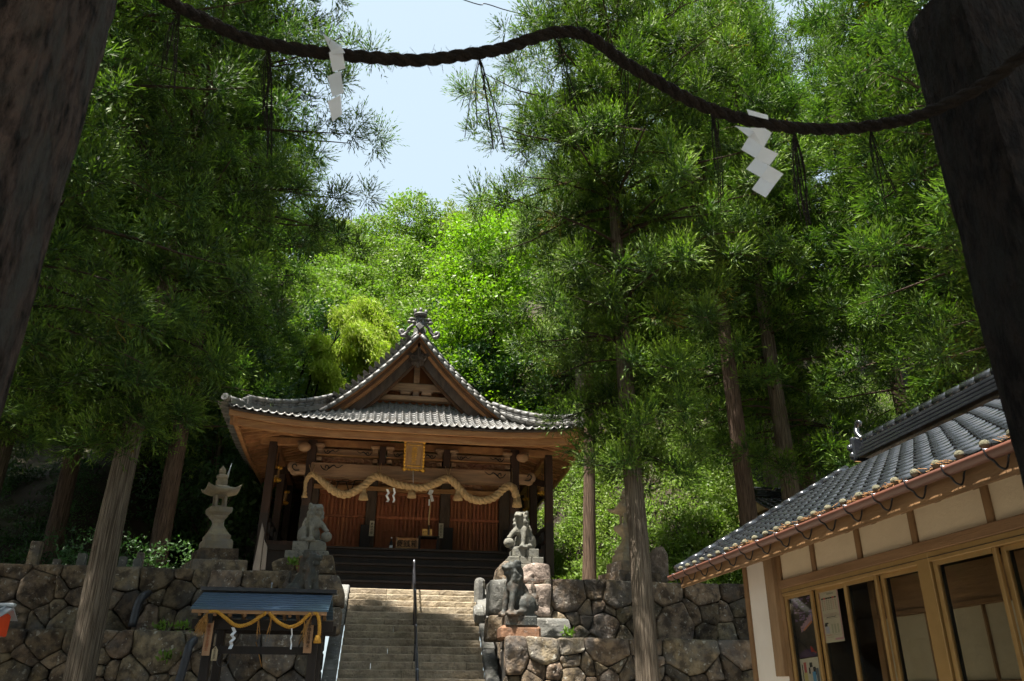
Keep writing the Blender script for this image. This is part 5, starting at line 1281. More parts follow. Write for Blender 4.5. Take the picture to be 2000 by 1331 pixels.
# small tiled hut seen behind the office roof
hut = thing('tiled_hut', 'small tiled roof of a hut glimpsed between two trunks behind the office', 'hut', at(1530, 1010, Y=24)+Vector((0, 0, -2)))
c = at(1535, 985, Y=24); W2, D2 = 1.3, 1.2
b = MB(); b.box((c.x, c.y+.2, c.z-1.6), (2.0, 1.6, 2.6)); b.build('wall', M['wood_red'], hut)
hr_ = MB(); hr_.add([(c.x-W2, c.y-D2, c.z-.45), (c.x+W2, c.y-D2, c.z-.45), (c.x+W2*.9, c.y+.2, c.z+.25), (c.x-W2*.9, c.y+.2, c.z+.25), (c.x+W2, c.y+D2+.4, c.z-.45), (c.x-W2, c.y+D2+.4, c.z-.45)], [(0, 1, 2, 3), (3, 2, 4, 5), (0, 3, 5), (1, 4, 2), (0, 5, 4, 1)]); hr_ = hr_.build('roof', M['timber'], hut)
sl4 = math.atan2(.7, 1.4)
for r_ in range(6):
    for i in range(9):
        x = c.x-W2+.15+.29*i
        o = link_mesh('roof_tile', jt, hr_); o.location = (x, c.y-D2-.03+.235*r_*math.cos(sl4), c.z-.42+.235*r_*math.sin(sl4)); o.rotation_euler = (sl4-.03, 0, 0)
for k in range(3):
    b = MB(); b.box((c.x, c.y+.2, c.z+.27+.07*k), (2.3-.05*k, .26-.03*k, .055), bev=.01); b.build('ridge_course', M['black_tile'], hr_)
b = MB(); b.tube([(c.x-1.15, c.y+.2, c.z+.5), (c.x+1.15, c.y+.2, c.z+.5)], .075, 10); b.build('ridge_tile', M['black_tile'], hr_)

# ------------------------------------------------------------------ gate pillars, rope and paper in the foreground
def pillar(label, x0, x1_, y0, y1, z1, seed, m_name='pillar_shaded'):
    nx_, nz_ = 5, 26; vs = []; off = Vector((seed*3.1, 0, 0)); per = []
    n = 6
    per = [(x0+(x1_-x0)*i/n, y0) for i in range(n)]+[(x1_, y0+(y1-y0)*i/n) for i in range(n)]+[(x1_-(x1_-x0)*i/n, y1) for i in range(n)]+[(x0, y1-(y1-y0)*i/n) for i in range(n)]
    m_ = len(per); cx_, cy_ = (x0+x1_)/2, (y0+y1)/2
    for j in range(nz_*4+1):
        z = z1*j/(nz_*4)
        for k, (x, y) in enumerate(per):
            c_ = .012 if k % n == 0 else 0; d = Vector((x-cx_, y-cy_, 0)).normalized()
            q_ = noise.noise(Vector((x*5, y*5, z*2.2))+off)*.010+noise.noise(Vector((x*17, y*17, z*9))+off)*.006-c_
            vs.append((x+d.x*q_, y+d.y*q_, z))
    fs = [(j*m_+k, j*m_+(k+1) % m_, (j+1)*m_+(k+1) % m_, (j+1)*m_+k) for j in range(nz_*4) for k in range(m_)]
    fs.append(tuple(nz_*4*m_+k for k in range(m_)))
    b = MB(); b.add(vs, fs); o = b.build('gate_pillar', M[m_name]); return tag(o, label, 'pillar')
pillar('weathered lichen-spotted gate pillar at the left edge of the view', -1.72, -1.30, at(112, 0, X=-1.30).y, at(236, 0, X=-1.30).y, 6.2, 1, 'pillar_lit')
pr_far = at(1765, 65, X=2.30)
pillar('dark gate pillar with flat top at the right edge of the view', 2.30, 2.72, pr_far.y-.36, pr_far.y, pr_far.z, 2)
fr_ = thing('shrine_rope', 'dark old twisted rope strung across the foreground between the gate pillars', 'rope', at(819, 118, Y=2.6))
fp = [(235, -62), (330, 2), (400, 38), (480, 76), (560, 93), (650, 106), (740, 114), (820, 118), (900, 109), (980, 96), (1040, 76), (1085, 64), (1130, 65), (1170, 84), (1220, 122), (1290, 163), (1350, 197), (1420, 224), (1500, 243), (1580, 252), (1660, 251), (1740, 240), (1800, 224), (1870, 194), (1930, 160), (1985, 118), (2030, 78)]
P2 = [at(x, y, Y=2.6 if x < 1700 else 2.6-.62*(x-1700)/330) for x, y in fp]
b = MB(); twisted_rope(b, catmull(P2, 10), .0265, 3, .20, 8); b.build('rope', M['rope_old'], fr_)
def strands(x0, y0, ends, Y=2.6, n=3, seed=0, r=.0016):
    r_ = random.Random(seed); b = MB(); p0 = at(x0, y0, Y=Y)
    for (x, y) in ends:
        for k in range(n):
            e = at(x+r_.uniform(-8, 8), y+r_.uniform(-25, 10), Y=Y); m1 = p0.lerp(e, .4)+Vector((r_.uniform(-.02, .02), r_.uniform(-.01, .01), 0))
            b.tube(catmull([p0+Vector((r_.uniform(-.008, .008), 0, 0)), m1, e], 4), r*r_.uniform(.6, 1.4), 4, cap=False)
    b.build('hanging_strand', M['rope_old'], fr_)
strands(348, 24, [(325, 120), (318, 160), (335, 190), (345, 140)], n=3, seed=1)
strands(522, 88, [(518, 260), (524, 300), (514, 220)], n=4, seed=2, r=.002)
strands(934, 112, [(912, 275), (940, 240), (958, 300), (985, 290), (948, 200)], n=1, seed=3, r=.0026)
strands(1092, 80, [(1110, 230), (1140, 260), (1085, 160), (1060, 210)], n=2, seed=4, r=.002)
strands(1224, 130, [(1216, 300), (1222, 250)], n=3, seed=5, r=.0016)
strands(1392, 225, [(1398, 330), (1410, 400), (1400, 290)], n=4, seed=6, r=.0018)
strands(1552, 262, [(1560, 400), (1572, 445), (1578, 430)], n=5, seed=7, r=.0022)
strands(1702, 256, [(1718, 340), (1735, 410), (1712, 320), (1745, 390)], n=2, seed=8, r=.0018)
hair = MB(); cp = catmull(P2, 10); r_ = random.Random(2)
for k in range(900):
    p = cp[r_.randrange(len(cp))]; d = Vector((r_.uniform(-1, 1), r_.uniform(-1, 1), r_.uniform(-1, 1))).normalized(); p = p+d*.024+Vector((r_.uniform(-.02, .02), 0, 0))
    hair.tube([p, p+d*r_.uniform(.008, .04)+Vector((r_.uniform(-.01, .01), 0, r_.uniform(-.01, .005)))], [.0013, .0005], 3, cap=False)
o = hair.build('rope_fuzz', M['rope_old'], fr_); o['kind'] = 'stuff'
def paper_quads(label, quads, Y, dz=None):
    b = MB()
    for i, q in enumerate(quads):
        v = [at(x, y, Y=Y+(.012*(-1)**i)*(1 if k in (0, 1) else -1)) for k, (x, y) in enumerate(q)]; e = Vector((0, .0012, 0))
        n = len(v); b.add(v+[w+e for w in v], [tuple(range(n)), tuple(range(2*n-1, n-1, -1))]+[(k, n+k, n+(k+1) % n, (k+1) % n) for k in range(n)])
    return tag(b.build('paper_streamer', M['paper']), label, 'paper streamer')
f1 = lambda L2: [(1400+.3757*x, .3757*y) for x, y in L2]
paper_quads('white zigzag paper streamer of stepped squares on the foreground rope, right side', [f1(q) for q in ([(95, 655), (185, 668), (192, 690), (165, 712)], [(180, 664), (250, 668), (287, 692), (245, 766), (165, 712)], [(165, 712), (241, 763), (200, 821), (127, 778)], [(241, 763), (320, 800), (275, 860), (200, 821)], [(200, 821), (273, 862), (228, 921), (152, 880)], [(273, 862), (346, 905), (300, 965), (228, 921)], [(228, 921), (300, 965), (255, 1028), (182, 985)])], 2.57)
f2 = lambda L2: [(.4507*x, .4507*y) for x, y in L2]
paper_quads('narrow white paper streamer seen edge-on on the foreground rope, left side', [f2(q) for q in ([(1398, 145), (1478, 200), (1495, 230), (1440, 235)], [(1425, 228), (1480, 200), (1497, 296), (1442, 312)], [(1420, 332), (1476, 306), (1490, 402), (1440, 422)], [(1420, 440), (1476, 410), (1482, 496), (1440, 527)])], 2.57)
b = MB(); q = [f1([(155, 568), (265, 600), (268, 622), (166, 597)])][0]; v = [at(x, y, Y=2.56) for x, y in q]; e = Vector((0, .0012, 0)); b.add(v+[w+e for w in v], [(0, 1, 2, 3), (7, 6, 5, 4), (0, 4, 5, 1), (1, 5, 6, 2), (2, 6, 7, 3), (3, 7, 4, 0)]); tag(b.build('paper_fold', M['paper']), 'folded top of the stepped paper streamer looped over the foreground rope', 'paper streamer')
# overhead cable
b = MB(); b.tube(catmull([at(560, -130, Y=24), at(900, -2, Y=24), at(950, 8, Y=24), at(1012, 26, Y=24), at(1180, 60, Y=24), at(1400, 120, Y=24)], 6), .022, 5); tag(b.build('overhead_cable', M['iron']), 'thin overhead cable crossing the sky at the top of the view', 'cable')
# ------------------------------------------------------------------ vegetation
def unit(a): return a/np.maximum(1e-6, np.linalg.norm(a, axis=1, keepdims=True))
def leaf_mesh(name, C, D, Ln, W, T, mat_, rng, mid=.5, fold=0.0, droop=0.0, Nv=None, jit=.55):
    n = len(C); side = unit(np.cross(D, rng.normal(size=(n, 3)) if Nv is None else Nv+jit*rng.normal(size=(n, 3))))
    tip = C+D*Ln[:, None]; tip[:, 2] -= droop*Ln
    m = C+D*(Ln*mid)[:, None]
    V = np.empty((n, 4, 3)); V[:, 0] = C; V[:, 1] = m+side*W[:, None]; V[:, 2] = tip; V[:, 3] = m-side*W[:, None]
    V = V.reshape(-1, 3)
    me = bpy.data.meshes.new(name); me.vertices.add(n*4); me.loops.add(n*4); me.polygons.add(n)
    me.vertices.foreach_set('co', V.astype(np.float32).ravel()); me.loops.foreach_set('vertex_index', np.arange(n*4, dtype=np.int32))
    me.polygons.foreach_set('loop_start', np.arange(0, n*4, 4, dtype=np.int32))
    at_ = me.attributes.new('tint', 'FLOAT_COLOR', 'POINT')
    col = np.ones((n*4, 4), np.float32); col[:, :3] = np.repeat(T, 4, axis=0); at_.data.foreach_set('color', col.ravel())
    me.materials.append(mat_); me.update(); return me
def tri_mesh(name, C, D, Ln, W, T, mat_, rng, droop=0.0, Nv=None, jit=.40):
    n = len(C); side = unit(np.cross(D, rng.normal(size=(n, 3)) if Nv is None else Nv+jit*rng.normal(size=(n, 3))))
    tip = C+D*Ln[:, None]; tip[:, 2] -= droop*Ln
    V = np.empty((n, 3, 3)); m = C+D*(Ln*.3)[:, None]; V[:, 0] = C-side*W[:, None]*.6; V[:, 1] = m+side*W[:, None]; V[:, 2] = tip
    me = bpy.data.meshes.new(name); me.vertices.add(n*3); me.loops.add(n*3); me.polygons.add(n)
    me.vertices.foreach_set('co', V.astype(np.float32).ravel()); me.loops.foreach_set('vertex_index', np.arange(n*3, dtype=np.int32))
    me.polygons.foreach_set('loop_start', np.arange(0, n*3, 3, dtype=np.int32))
    at_ = me.attributes.new('tint', 'FLOAT_COLOR', 'POINT')
    col = np.ones((n*3, 4), np.float32); col[:, :3] = np.repeat(T, 3, axis=0); at_.data.foreach_set('color', col.ravel())
    me.materials.append(mat_); me.update(); return me
def rotz(v, a): return Vector((v.x*math.cos(a)-v.y*math.sin(a), v.x*math.sin(a)+v.y*math.cos(a), v.z))
def trunk_mesh(h, r0, r1, seed, lean=(0, 0), mat_='bark', n=14, flare=1.25):
    b = MB(); vs = []; m = 26; off = Vector((seed*2.3, 0, 0))
    for j in range(m+1):
        t = j/m; z = h*t; r = r0+(r1-r0)*t; r *= 1+(flare-1)*math.exp(-z/.5)
        cx_ = lean[0]*t+.12*noise.noise(Vector((0, 0, z*.16))+off)*min(1, t*5); cy_ = lean[1]*t+.12*noise.noise(Vector((5, 0, z*.16))+off)*min(1, t*5)
        for k in range(n):
            a = 2*math.pi*k/n; q = 1+.09*noise.noise(Vector((math.cos(a)*1.6, math.sin(a)*1.6, z*.35))+off)+.05*noise.noise(Vector((math.cos(a)*5, math.sin(a)*5, z*.6))+off)
            vs.append((cx_+math.cos(a)*r*q, cy_+math.sin(a)*r*q, z))
    fs = [(j*n+k, j*n+(k+1) % n, (j+1)*n+(k+1) % n, (j+1)*n+k) for j in range(m) for k in range(n)]
    b.add(vs, fs, True); return b.mesh('trunk', M[mat_])
def cedar_meshes(h, zb, rmax, seed, nbr=150, fingers=60, tr=.26, lean=(0, 0), bark='bark', tuft_per_m=5.5, flen=.13, wk=1.3, tintbase=(1, 1, 1), prof_=None, flare=1.2, lside=1.0):
    """prof_: list of (height, crown radius); lside scales the radius on the +y side"""
    rng = np.random.default_rng(seed); rs = random.Random(seed)
    trunk = trunk_mesh(h*.97, tr, .05, seed, lean, bark, flare=flare)
    if prof_ is None: prof_ = [(zb, rmax*.62), (zb+(h-zb)*.12, rmax*.9), (zb+(h-zb)*.35, rmax), (zb+(h-zb)*.65, rmax*.82), (h, .3)]
    pz = [q[0] for q in prof_]; pr_ = [q[1] for q in prof_]
    limbs = MB(); Cs = []; Ds = []; Ts = []; Ls = []; Ns = []
    for b_ in range(nbr):
        t = (b_+rs.random())/nbr; z = zb+(h-zb)*(t**.9)*.985
        az = rs.uniform(0, 2*math.pi)
        L_ = max(.4, float(np.interp(z, pz, pr_))*rs.choice((.55, .75, .85, .95, 1.0, 1.05, 1.15))*rs.uniform(.85, 1.08)*(1-(1-lside)*max(0, math.sin(az))))
        dirh = Vector((math.cos(az), math.sin(az), 0)); sd = Vector((-math.sin(az), math.cos(az), 0))
        o = Vector((lean[0]*z/h, lean[1]*z/h, z)); pts = []
        e0 = rs.uniform(.05, .35)+.3*t; dr = rs.uniform(.25, .5)*(1-.6*t)
        for i in range(6):
            u = i/5; pts.append(o+dirh*(L_*u)+Vector((0, 0, L_*(e0*u-dr*u*u*1.5+.30*max(0, u-.55))))+sd*(rs.uniform(-.05, .05)*L_*u))
        limbs.tube(pts[:5], [max(.006, .006+.011*L_*(1-i/4.5)) for i in range(5)], 4, cap=False, smooth=True)
        nsp = max(2, int(1.3+L_*1.5)); br = rs.uniform(.75, 1.2)
        for sp in range(nsp):                      # sprays: separate rounded clumps along the limb
            u = min(1, (sp+.55+rs.uniform(-.3, .3))/nsp*.92+.08); i = min(4, int(u*5)); p = pts[i].lerp(pts[i+1], u*5-i)
            lat0 = rs.uniform(-1, 1)*(.10+L_*.24*(1-abs(u-.6)*.9)); sc = p+sd*lat0-dirh*abs(lat0)*.3+Vector((0, 0, rs.uniform(-.12, .12)-abs(lat0)*.12))
            if abs(lat0) > .2: limbs.tube([p-dirh*abs(lat0)*.5, sc], [.008, .005], 3, cap=False)
            ssz = rs.uniform(.9, 1.45); sb_ = br*rs.uniform(.70, 1.35); y0_ = rs.random(); brown = rs.random() < .03
            for k in range(int(8.0*tuft_per_m*ssz*rs.uniform(.8, 1.2))):   # shoots fanning out from the spray centre
                d = (Vector((rs.gauss(0, 1), rs.gauss(0, 1), rs.gauss(0, 1))).normalized()+dirh*.45+Vector((0, 0, .40))).normalized()
                q = sc+d*rs.uniform(.02, .12)+Vector((rs.gauss(0, .05), rs.gauss(0, .05), rs.gauss(0, .04)))
                tint = sb_*rs.uniform(.85, 1.15); y_ = .6*y0_+.4*rs.random(); dead = brown and d.z < 0
                Cs.append((q.x, q.y, q.z)); Ds.append((d.x, d.y, d.z))
                Ts.append((1.7, .72, .8) if dead else (tint*(1.0+.25*y_), tint*(1.0+.06*y_), tint*(1.0-.2*y_))); Ls.append(ssz*rs.uniform(.75, 1.2))
    C = np.array(Cs); D = np.array(Ds); T = np.array(Ts)*np.array(tintbase); Ls = np.array(Ls); n = len(C)
    per = max(3, fingers//8); idx = np.repeat(np.arange(n), per); u = (np.tile(np.arange(per), n)+rng.random(len(idx)))/per
    slen = .33*Ls; base = C[idx]+D[idx]*(slen[idx]*u)[:, None]; base[:, 2] += .16*slen[idx]*u*u
    dd = unit(D[idx]+rng.normal(size=(len(idx), 3))*.27+np.array([0, 0, .10])[None]*u[:, None])
    ln = flen*rng.uniform(.7, 1.2, len(idx))*(1.1-.3*u); w = .0125*wk*rng.uniform(.7, 1.3, len(idx))
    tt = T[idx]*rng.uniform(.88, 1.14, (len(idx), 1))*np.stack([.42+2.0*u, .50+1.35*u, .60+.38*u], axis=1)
    Nv = np.tile(np.array([[-.25, -.45, .85]]), (len(idx), 1))
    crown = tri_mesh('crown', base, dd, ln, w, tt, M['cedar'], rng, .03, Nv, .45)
    return trunk, limbs.mesh('limbs', M['twig']), crown
def tree_from(meshes, name, label, cat, loc, rz=0, k=1.0, group=None, kz=None):
    t = thing(name, label, cat, loc, group)
    for me, nm in zip(meshes, ('trunk', 'limbs', 'crown')):
        o = link_mesh(nm, me); o.parent = t
    t.rotation_euler = (0, 0, rz); t.scale = (k, k, kz or k); return t
CG = 'cedars around the shrine'
LX = at(152, 1331, Y=15).x; RX = at(1263, 1331, Y=15).x
PL = [((z_-1.5)*1.28+1.5, r_*1.28) for z_, r_ in [(4.6, .9), (5.4, 1.4), (6.2, 2.0), (7.2, 2.5), (8.5, 3.2), (10, 3.75), (11.2, 3.4), (12.5, 2.6), (14.5, 1.9), (16, 1.2), (17.5, .3)]]
PR = [((z_-1.5)*1.28+1.5, r_*1.28) for z_, r_ in [(4.5, .9), (6, 1.3), (7, 1.8), (8.2, 2.6), (10, 3.3), (12, 2.8), (14, 2.2), (18, .3)]]
tree_from(cedar_meshes(22, 5.5, 3.5, 21, 175, 64, .262, (.25, 0), tuft_per_m=5.5, prof_=PL, flare=1.05, lside=.62), 'cedar_tree', 'cedar with bare pale trunk in front of the left wall', 'tree', (LX, 15, 0), 0, 1, CG)
tree_from(cedar_meshes(22.6, 5.3, 3.3, 22, 190, 64, .228, (-.12, 0), tuft_per_m=6.0, tintbase=(1.15, 1.1, 1.0), prof_=PR, flare=1.05), 'cedar_tree', 'cedar with straight trunk in front of the right wall, before the half hidden lantern', 'tree', (RX, 15, 0), 0, 1, CG)
p21 = at(1150, 1132, Y=21); p19 = at(1468, 1040, Y=19.5); p22 = at(1578, 965, Y=23)
tree_from(cedar_meshes(15, 6.0, 1.7, 23, 64, 42, .19, (.45, 0), 'bark_red', tintbase=(1.2, 1.12, 1), wk=1.6), 'cedar_tree', 'slim cedar on the right terrace next to the shrine hall corner', 'tree', (p21.x, 21, TER-.1), 0, 1, CG)
tree_from(cedar_meshes(22, 8.0, 2.7, 24, 118, 42, .25, (-.5, 0), 'bark_red', prof_=[(8, 1.4), (10, 2.3), (13.5, 3.4), (17.5, 3.1), (22, .4)], tintbase=(1.15, 1.1, 1), wk=1.6), 'cedar_tree', 'cedar with furrowed leaning trunk behind the far end of the office roof', 'tree', (p19.x, 19.5, p19.z-1.2), 0, 1, CG)
c25 = cedar_meshes(24, 4.6, 4.0, 25, 140, 32, .30, (.3, 0), 'bark_red', flen=.17, wk=1.8)
tree_from(c25, 'cedar_tree', 'dark dense cedar behind the middle of the office roof', 'tree', (p22.x, 23, p22.z-2.2), 0, 1, CG)
c26 = cedar_meshes(21, 3.2, 3.9, 26, 140, 32, .27, (0, 0), flen=.17, wk=1.8); c27 = cedar_meshes(23, 7.0, 3.9, 27, 126, 32, .30, (0, 0), 'bark', flen=.17, wk=1.8)
L0 = at(8, 800, Y=10.4).x-.26
k_ = 0
for lab, m_, x, y, s in (
        ('shaded cedar with its trunk beside the left gate pillar', c27, L0, 10.4, .8),
        ('cedar on the left terrace above the square stone markers', c26, -10.8, 20.4, 1.0),
        ('cedar behind the left stone lantern', c25, -6.5, 25.0, 1.0),
        ('dark cedar deep on the left terrace', c25, -11.5, 23.5, 1.0),
        ('cedar at the back of the left slope', c26, -8.0, 30.5, 1.1),
        ('dark cedar at the far left of the slope', c27, -15.5, 28.0, 1.1),
        ('cedar out on the left side of the forecourt', c27, -8.8, 15.3, .85),
        ('cedar on the slope at the left behind the stone markers', c26, -12.5, 27.5, 1.0),
        ('cedar on the upper left slope', c26, -9.8, 34.0, 1.1),
        ('cedar far up the left slope', c25, -17.0, 34.0, 1.1),
        ('cedar high on the far left slope', c26, -13.5, 37.0, 1.1),
        ('low branched cedar behind the office roof, right of the furrowed cedar', c26, 10.6, 19.8, 1.0),
        ('cedar rising above the office ridge', c26, 14.2, 16.5, 1.0),
        ('bushy cedar right of the office ridge end', c27, 17.5, 21.5, 1.1),
        ('cedar at the right rim of the slope', c25, 20.5, 28.0, 1.05),
        ('cedar at the top of the right slope', c26, 16.5, 33.5, 1.1),
        ('cedar on the slope beyond the bright maple', c27, 8.6, 34.5, .85),
        ('cedar near the right gate pillar beyond the office', c25, 19.5, 14.0, 1.05),
        ('cedar far left beyond the square stone markers', c26, -13.5, 18.9, 1.0),
        ('cedar at the foot of the left slope', c25, -10.2, 27.0, 1.0),
        ('cedar shading the back of the left terrace', c26, -16.0, 23.0, 1.05),
        ('cedar towering over the office ridge near the right pillar', c27, 12.6, 12.4, 1.05),
        ('cedar behind the dark dense cedar', c26, 13.6, 26.5, 1.1),
        ('added shade cedar standing left of the forecourt outside the view', c26, -9.8, 6.5, 1.0),  # out of view from here down, added for shade and less sky light
        ('added shade cedar far down the approach behind the viewer, left', c26, -7.0, -13.0, 1.0),  # ring of unseen cedars added to block low sky light
        ('added shade cedar far down the approach behind the viewer, middle', c25, -1.0, -14.5, 1.0),
        ('added shade cedar far down the approach behind the viewer, right', c26, 6.0, -13.0, 1.0),
        ('added shade cedar at the back left of the forecourt outside the view', c25, -13.5, -5.0, 1.0),
        ('added shade cedar at the back right of the forecourt outside the view', c25, 13.5, -5.0, 1.0),
        ('added shade cedar at the left rim of the forecourt outside the view', c26, -13.5, 5.0, 1.0),
        ('added shade cedar behind the viewer on the left of the gate', c27, -2.3, .2, .66),  # unseen crowns added to keep rope, pillars and pavilion in shade
        ('added shade cedar behind the viewer on the right of the gate', c27, .9, .1, .66),
        ('added shade cedar behind the viewer farther left of the gate', c27, -6.6, 2.4, .9),):
    z = hill(x, y)-.3 if y > 18.3 else 0
    tree_from(m_, 'cedar_tree', lab, 'tree', (x, y, z), k_*1.9+.7, s, CG); k_ += 1

# broadleaf trees
def broad_meshes(h, rad, hz, seed, leaf=.2, ncl=420, per=42, mat_='leaf', lobes=9, clr=.55, width=.42, tr=.16, tintv=.25):
    rng = np.random.default_rng(seed); rs = random.Random(seed); trunk = trunk_mesh(h*.75, tr, .05, seed, (rs.uniform(-.4, .4), rs.uniform(-.4, .4)), 'bark', 10)
    limbs = MB(); cz = h-hz; lob = []
    for i in range(lobes):
        a = 2.4*i+rs.uniform(-.4, .4); u = (i+.5)/lobes; zz = cz+hz*(1-2*u)*.82; rr = rad*math.sqrt(max(.05, 1-(1-2*u)**2))*.62
        c = Vector((math.cos(a)*rr, math.sin(a)*rr, zz)); lob.append((c, rad*rs.uniform(.42, .62)))
        s0 = Vector((0, 0, max(h*.22, zz-hz*.55))); m1 = s0.lerp(c, .5)+Vector((rs.uniform(-.2, .2), rs.uniform(-.2, .2), rs.uniform(0, .4)))
        limbs.tube(catmull([s0, m1, c], 3), [.07, .065, .06, .05, .04, .03, .02], 5, cap=False)
        for q in range(3): limbs.tube([m1, c+Vector((rs.uniform(-.6, .6), rs.uniform(-.6, .6), rs.uniform(-.4, .6)))*rad*.4], [.03, .012], 4, cap=False)
    Cs = []; Ns = []; Ts = []
    for k in range(ncl):
        c, r = lob[rs.randrange(lobes)]; v = Vector((rs.gauss(0, 1), rs.gauss(0, 1), rs.gauss(0, 1)+.25)).normalized(); q = c+v*r*rs.uniform(.55, 1.05)
        Cs.append(tuple(q)); Ns.append(tuple(v)); s_ = rs.uniform(1-tintv, 1+tintv); y_ = rs.random(); Ts.append((s_*(1+.3*y_), s_*(1+.08*y_), s_*(1-.2*y_)))
    C = np.array(Cs); Nn = np.array(Ns); T = np.array(Ts); idx = np.repeat(np.arange(ncl), per); n = len(idx)
    off = rng.normal(size=(n, 3))*np.array([clr, clr, clr*.5])*.5
    D = unit(rng.normal(size=(n, 3))+Nn[idx]*.7+np.array([0, 0, -.25]))
    ln = leaf*rng.uniform(.6, 1.2, n); crown = leaf_mesh('crown', C[idx]+off, D, ln, ln*width*.5, T[idx]*rng.uniform(.8, 1.2, (n, 1)), M[mat_], rng, .45, Nv=unit(Nn[idx]+np.array([0, 0, .5])))
    return trunk, limbs.mesh('limbs', M['twig']), crown
B1 = broad_meshes(14, 3.6, 5.2, 31, .26, 520, 40, 'leaf', 12)
B2 = broad_meshes(13, 3.2, 4.6, 32, .26, 460, 40, 'leaf_pale', 10)
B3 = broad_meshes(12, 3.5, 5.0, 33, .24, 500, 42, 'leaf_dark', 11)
B4 = broad_meshes(14, 3.0, 6.0, 34, .24, 480, 42, 'leaf', 13)
def by_top(m_, hm, lab, px, py, Y, rz, wk=1.0, name='broadleaf_tree'):
    p = at(px, py, Y=Y); z0 = hill(p.x, Y)-.3; kz = (p.z-z0)/hm
    return tree_from(m_, name, lab, 'tree', (p.x, Y, z0), rz, wk, 'broadleaf trees on the hillside', kz)
HT = [
    (B1, 14, 'crest tree with the highest crown against the sky, straight above the gable', 782, 397, 60, .3, 1.25),
    (B4, 14, 'crest tree just right of the highest crown', 855, 412, 61, 1.3, 1.2), (B2, 13, 'pale crest tree at the right edge of the sky gap', 915, 420, 62, 2.1, 1.2),
    (B2, 13, 'pale greyish crest tree at the left edge of the sky gap', 652, 432, 62, .9, 1.1), (B3, 12, 'crest tree behind the left cedar branches', 590, 410, 60, .2, 1.2), (B4, 14, 'lower crest tree between the pale tree and the highest crown', 712, 462, 58, 2.9, 1.1),
    (B1, 14, 'crest tree behind the right cedars', 985, 400, 58, 4.0, 1.2),
    (B1, 14, 'mid-slope tree below the pale greyish crest tree', 640, 515, 50, 1.1, 1.05), (B4, 14, 'mid-slope tree left of the gable axis under the crest', 715, 515, 50, 2.2, 1.1), (B1, 14, 'mid-slope tree straight above the gable ornament', 800, 490, 51, 3.1, 1.15), (B4, 14, 'mid-slope tree right of the gable axis', 872, 500, 50, .5, 1.1), (B1, 14, 'mid-slope tree beside the bright maple', 930, 500, 49, 5.0, 1.05),
    (B3, 12, 'dark mid-slope tree behind the bamboo', 600, 590, 44, .6, 1.05), (B1, 14, 'lower slope tree above the bamboo', 680, 585, 43, 3.6, 1.0), (B4, 14, 'lower slope tree left above the ridge ornament', 755, 575, 43, 1.7, 1.0), (B1, 14, 'lower slope tree right above the ridge ornament', 840, 570, 43, .9, 1.0), (B3, 12, 'shaded lower slope tree behind the bright maple', 905, 590, 42, 2.4, 1.0),
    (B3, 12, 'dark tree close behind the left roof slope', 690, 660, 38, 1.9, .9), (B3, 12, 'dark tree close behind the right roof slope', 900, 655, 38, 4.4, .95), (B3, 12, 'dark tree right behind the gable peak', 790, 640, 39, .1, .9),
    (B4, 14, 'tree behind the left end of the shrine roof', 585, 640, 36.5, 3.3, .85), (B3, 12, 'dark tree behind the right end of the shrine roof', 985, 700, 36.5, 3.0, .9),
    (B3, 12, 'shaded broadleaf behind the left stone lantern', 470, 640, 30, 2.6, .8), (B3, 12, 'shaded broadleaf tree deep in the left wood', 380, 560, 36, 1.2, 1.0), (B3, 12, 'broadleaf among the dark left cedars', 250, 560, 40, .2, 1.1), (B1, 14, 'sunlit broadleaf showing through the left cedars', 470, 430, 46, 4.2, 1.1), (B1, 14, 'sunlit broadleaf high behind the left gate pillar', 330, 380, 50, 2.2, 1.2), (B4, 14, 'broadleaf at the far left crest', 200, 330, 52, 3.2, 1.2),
    (B1, 14, 'broadleaf on the right slope above the shrubs', 1180, 640, 36, .3, .95), (B4, 14, 'broadleaf on the right slope behind the furrowed cedar', 1330, 560, 38, 2.3, 1.05), (B3, 12, 'dark broadleaf far right on the slope', 1480, 520, 40, 1.3, 1.1), (B1, 14, 'broadleaf high on the right crest', 1120, 330, 52, 1.9, 1.2), (B4, 14, 'broadleaf on the far right crest', 1300, 280, 54, 3.9, 1.3),
    (B3, 12, 'broadleaf behind the far right cedars', 1650, 420, 42, .4, 1.2), (B3, 12, 'broadleaf behind the right gate pillar', 1850, 480, 40, 2.7, 1.2)]
for m_, hm, lab, px, py, Y, rz, wk in HT: by_top(m_, hm, lab, px, py, Y, rz, wk)
MP = broad_meshes(17, 2.6, 7.6, 41, .17, 900, 44, 'leaf_maple', 18, clr=.62, width=.55, tr=.14)
pm = at(965, 395, Y=37.0)
tree_from(MP, 'maple_tree', 'bright green maple between the sky gap and the right cedars', 'tree', (pm.x, 37.0, hill(pm.x, 37)-.2), .4, 1.35, None, (pm.z-hill(pm.x, 37))/17.0)

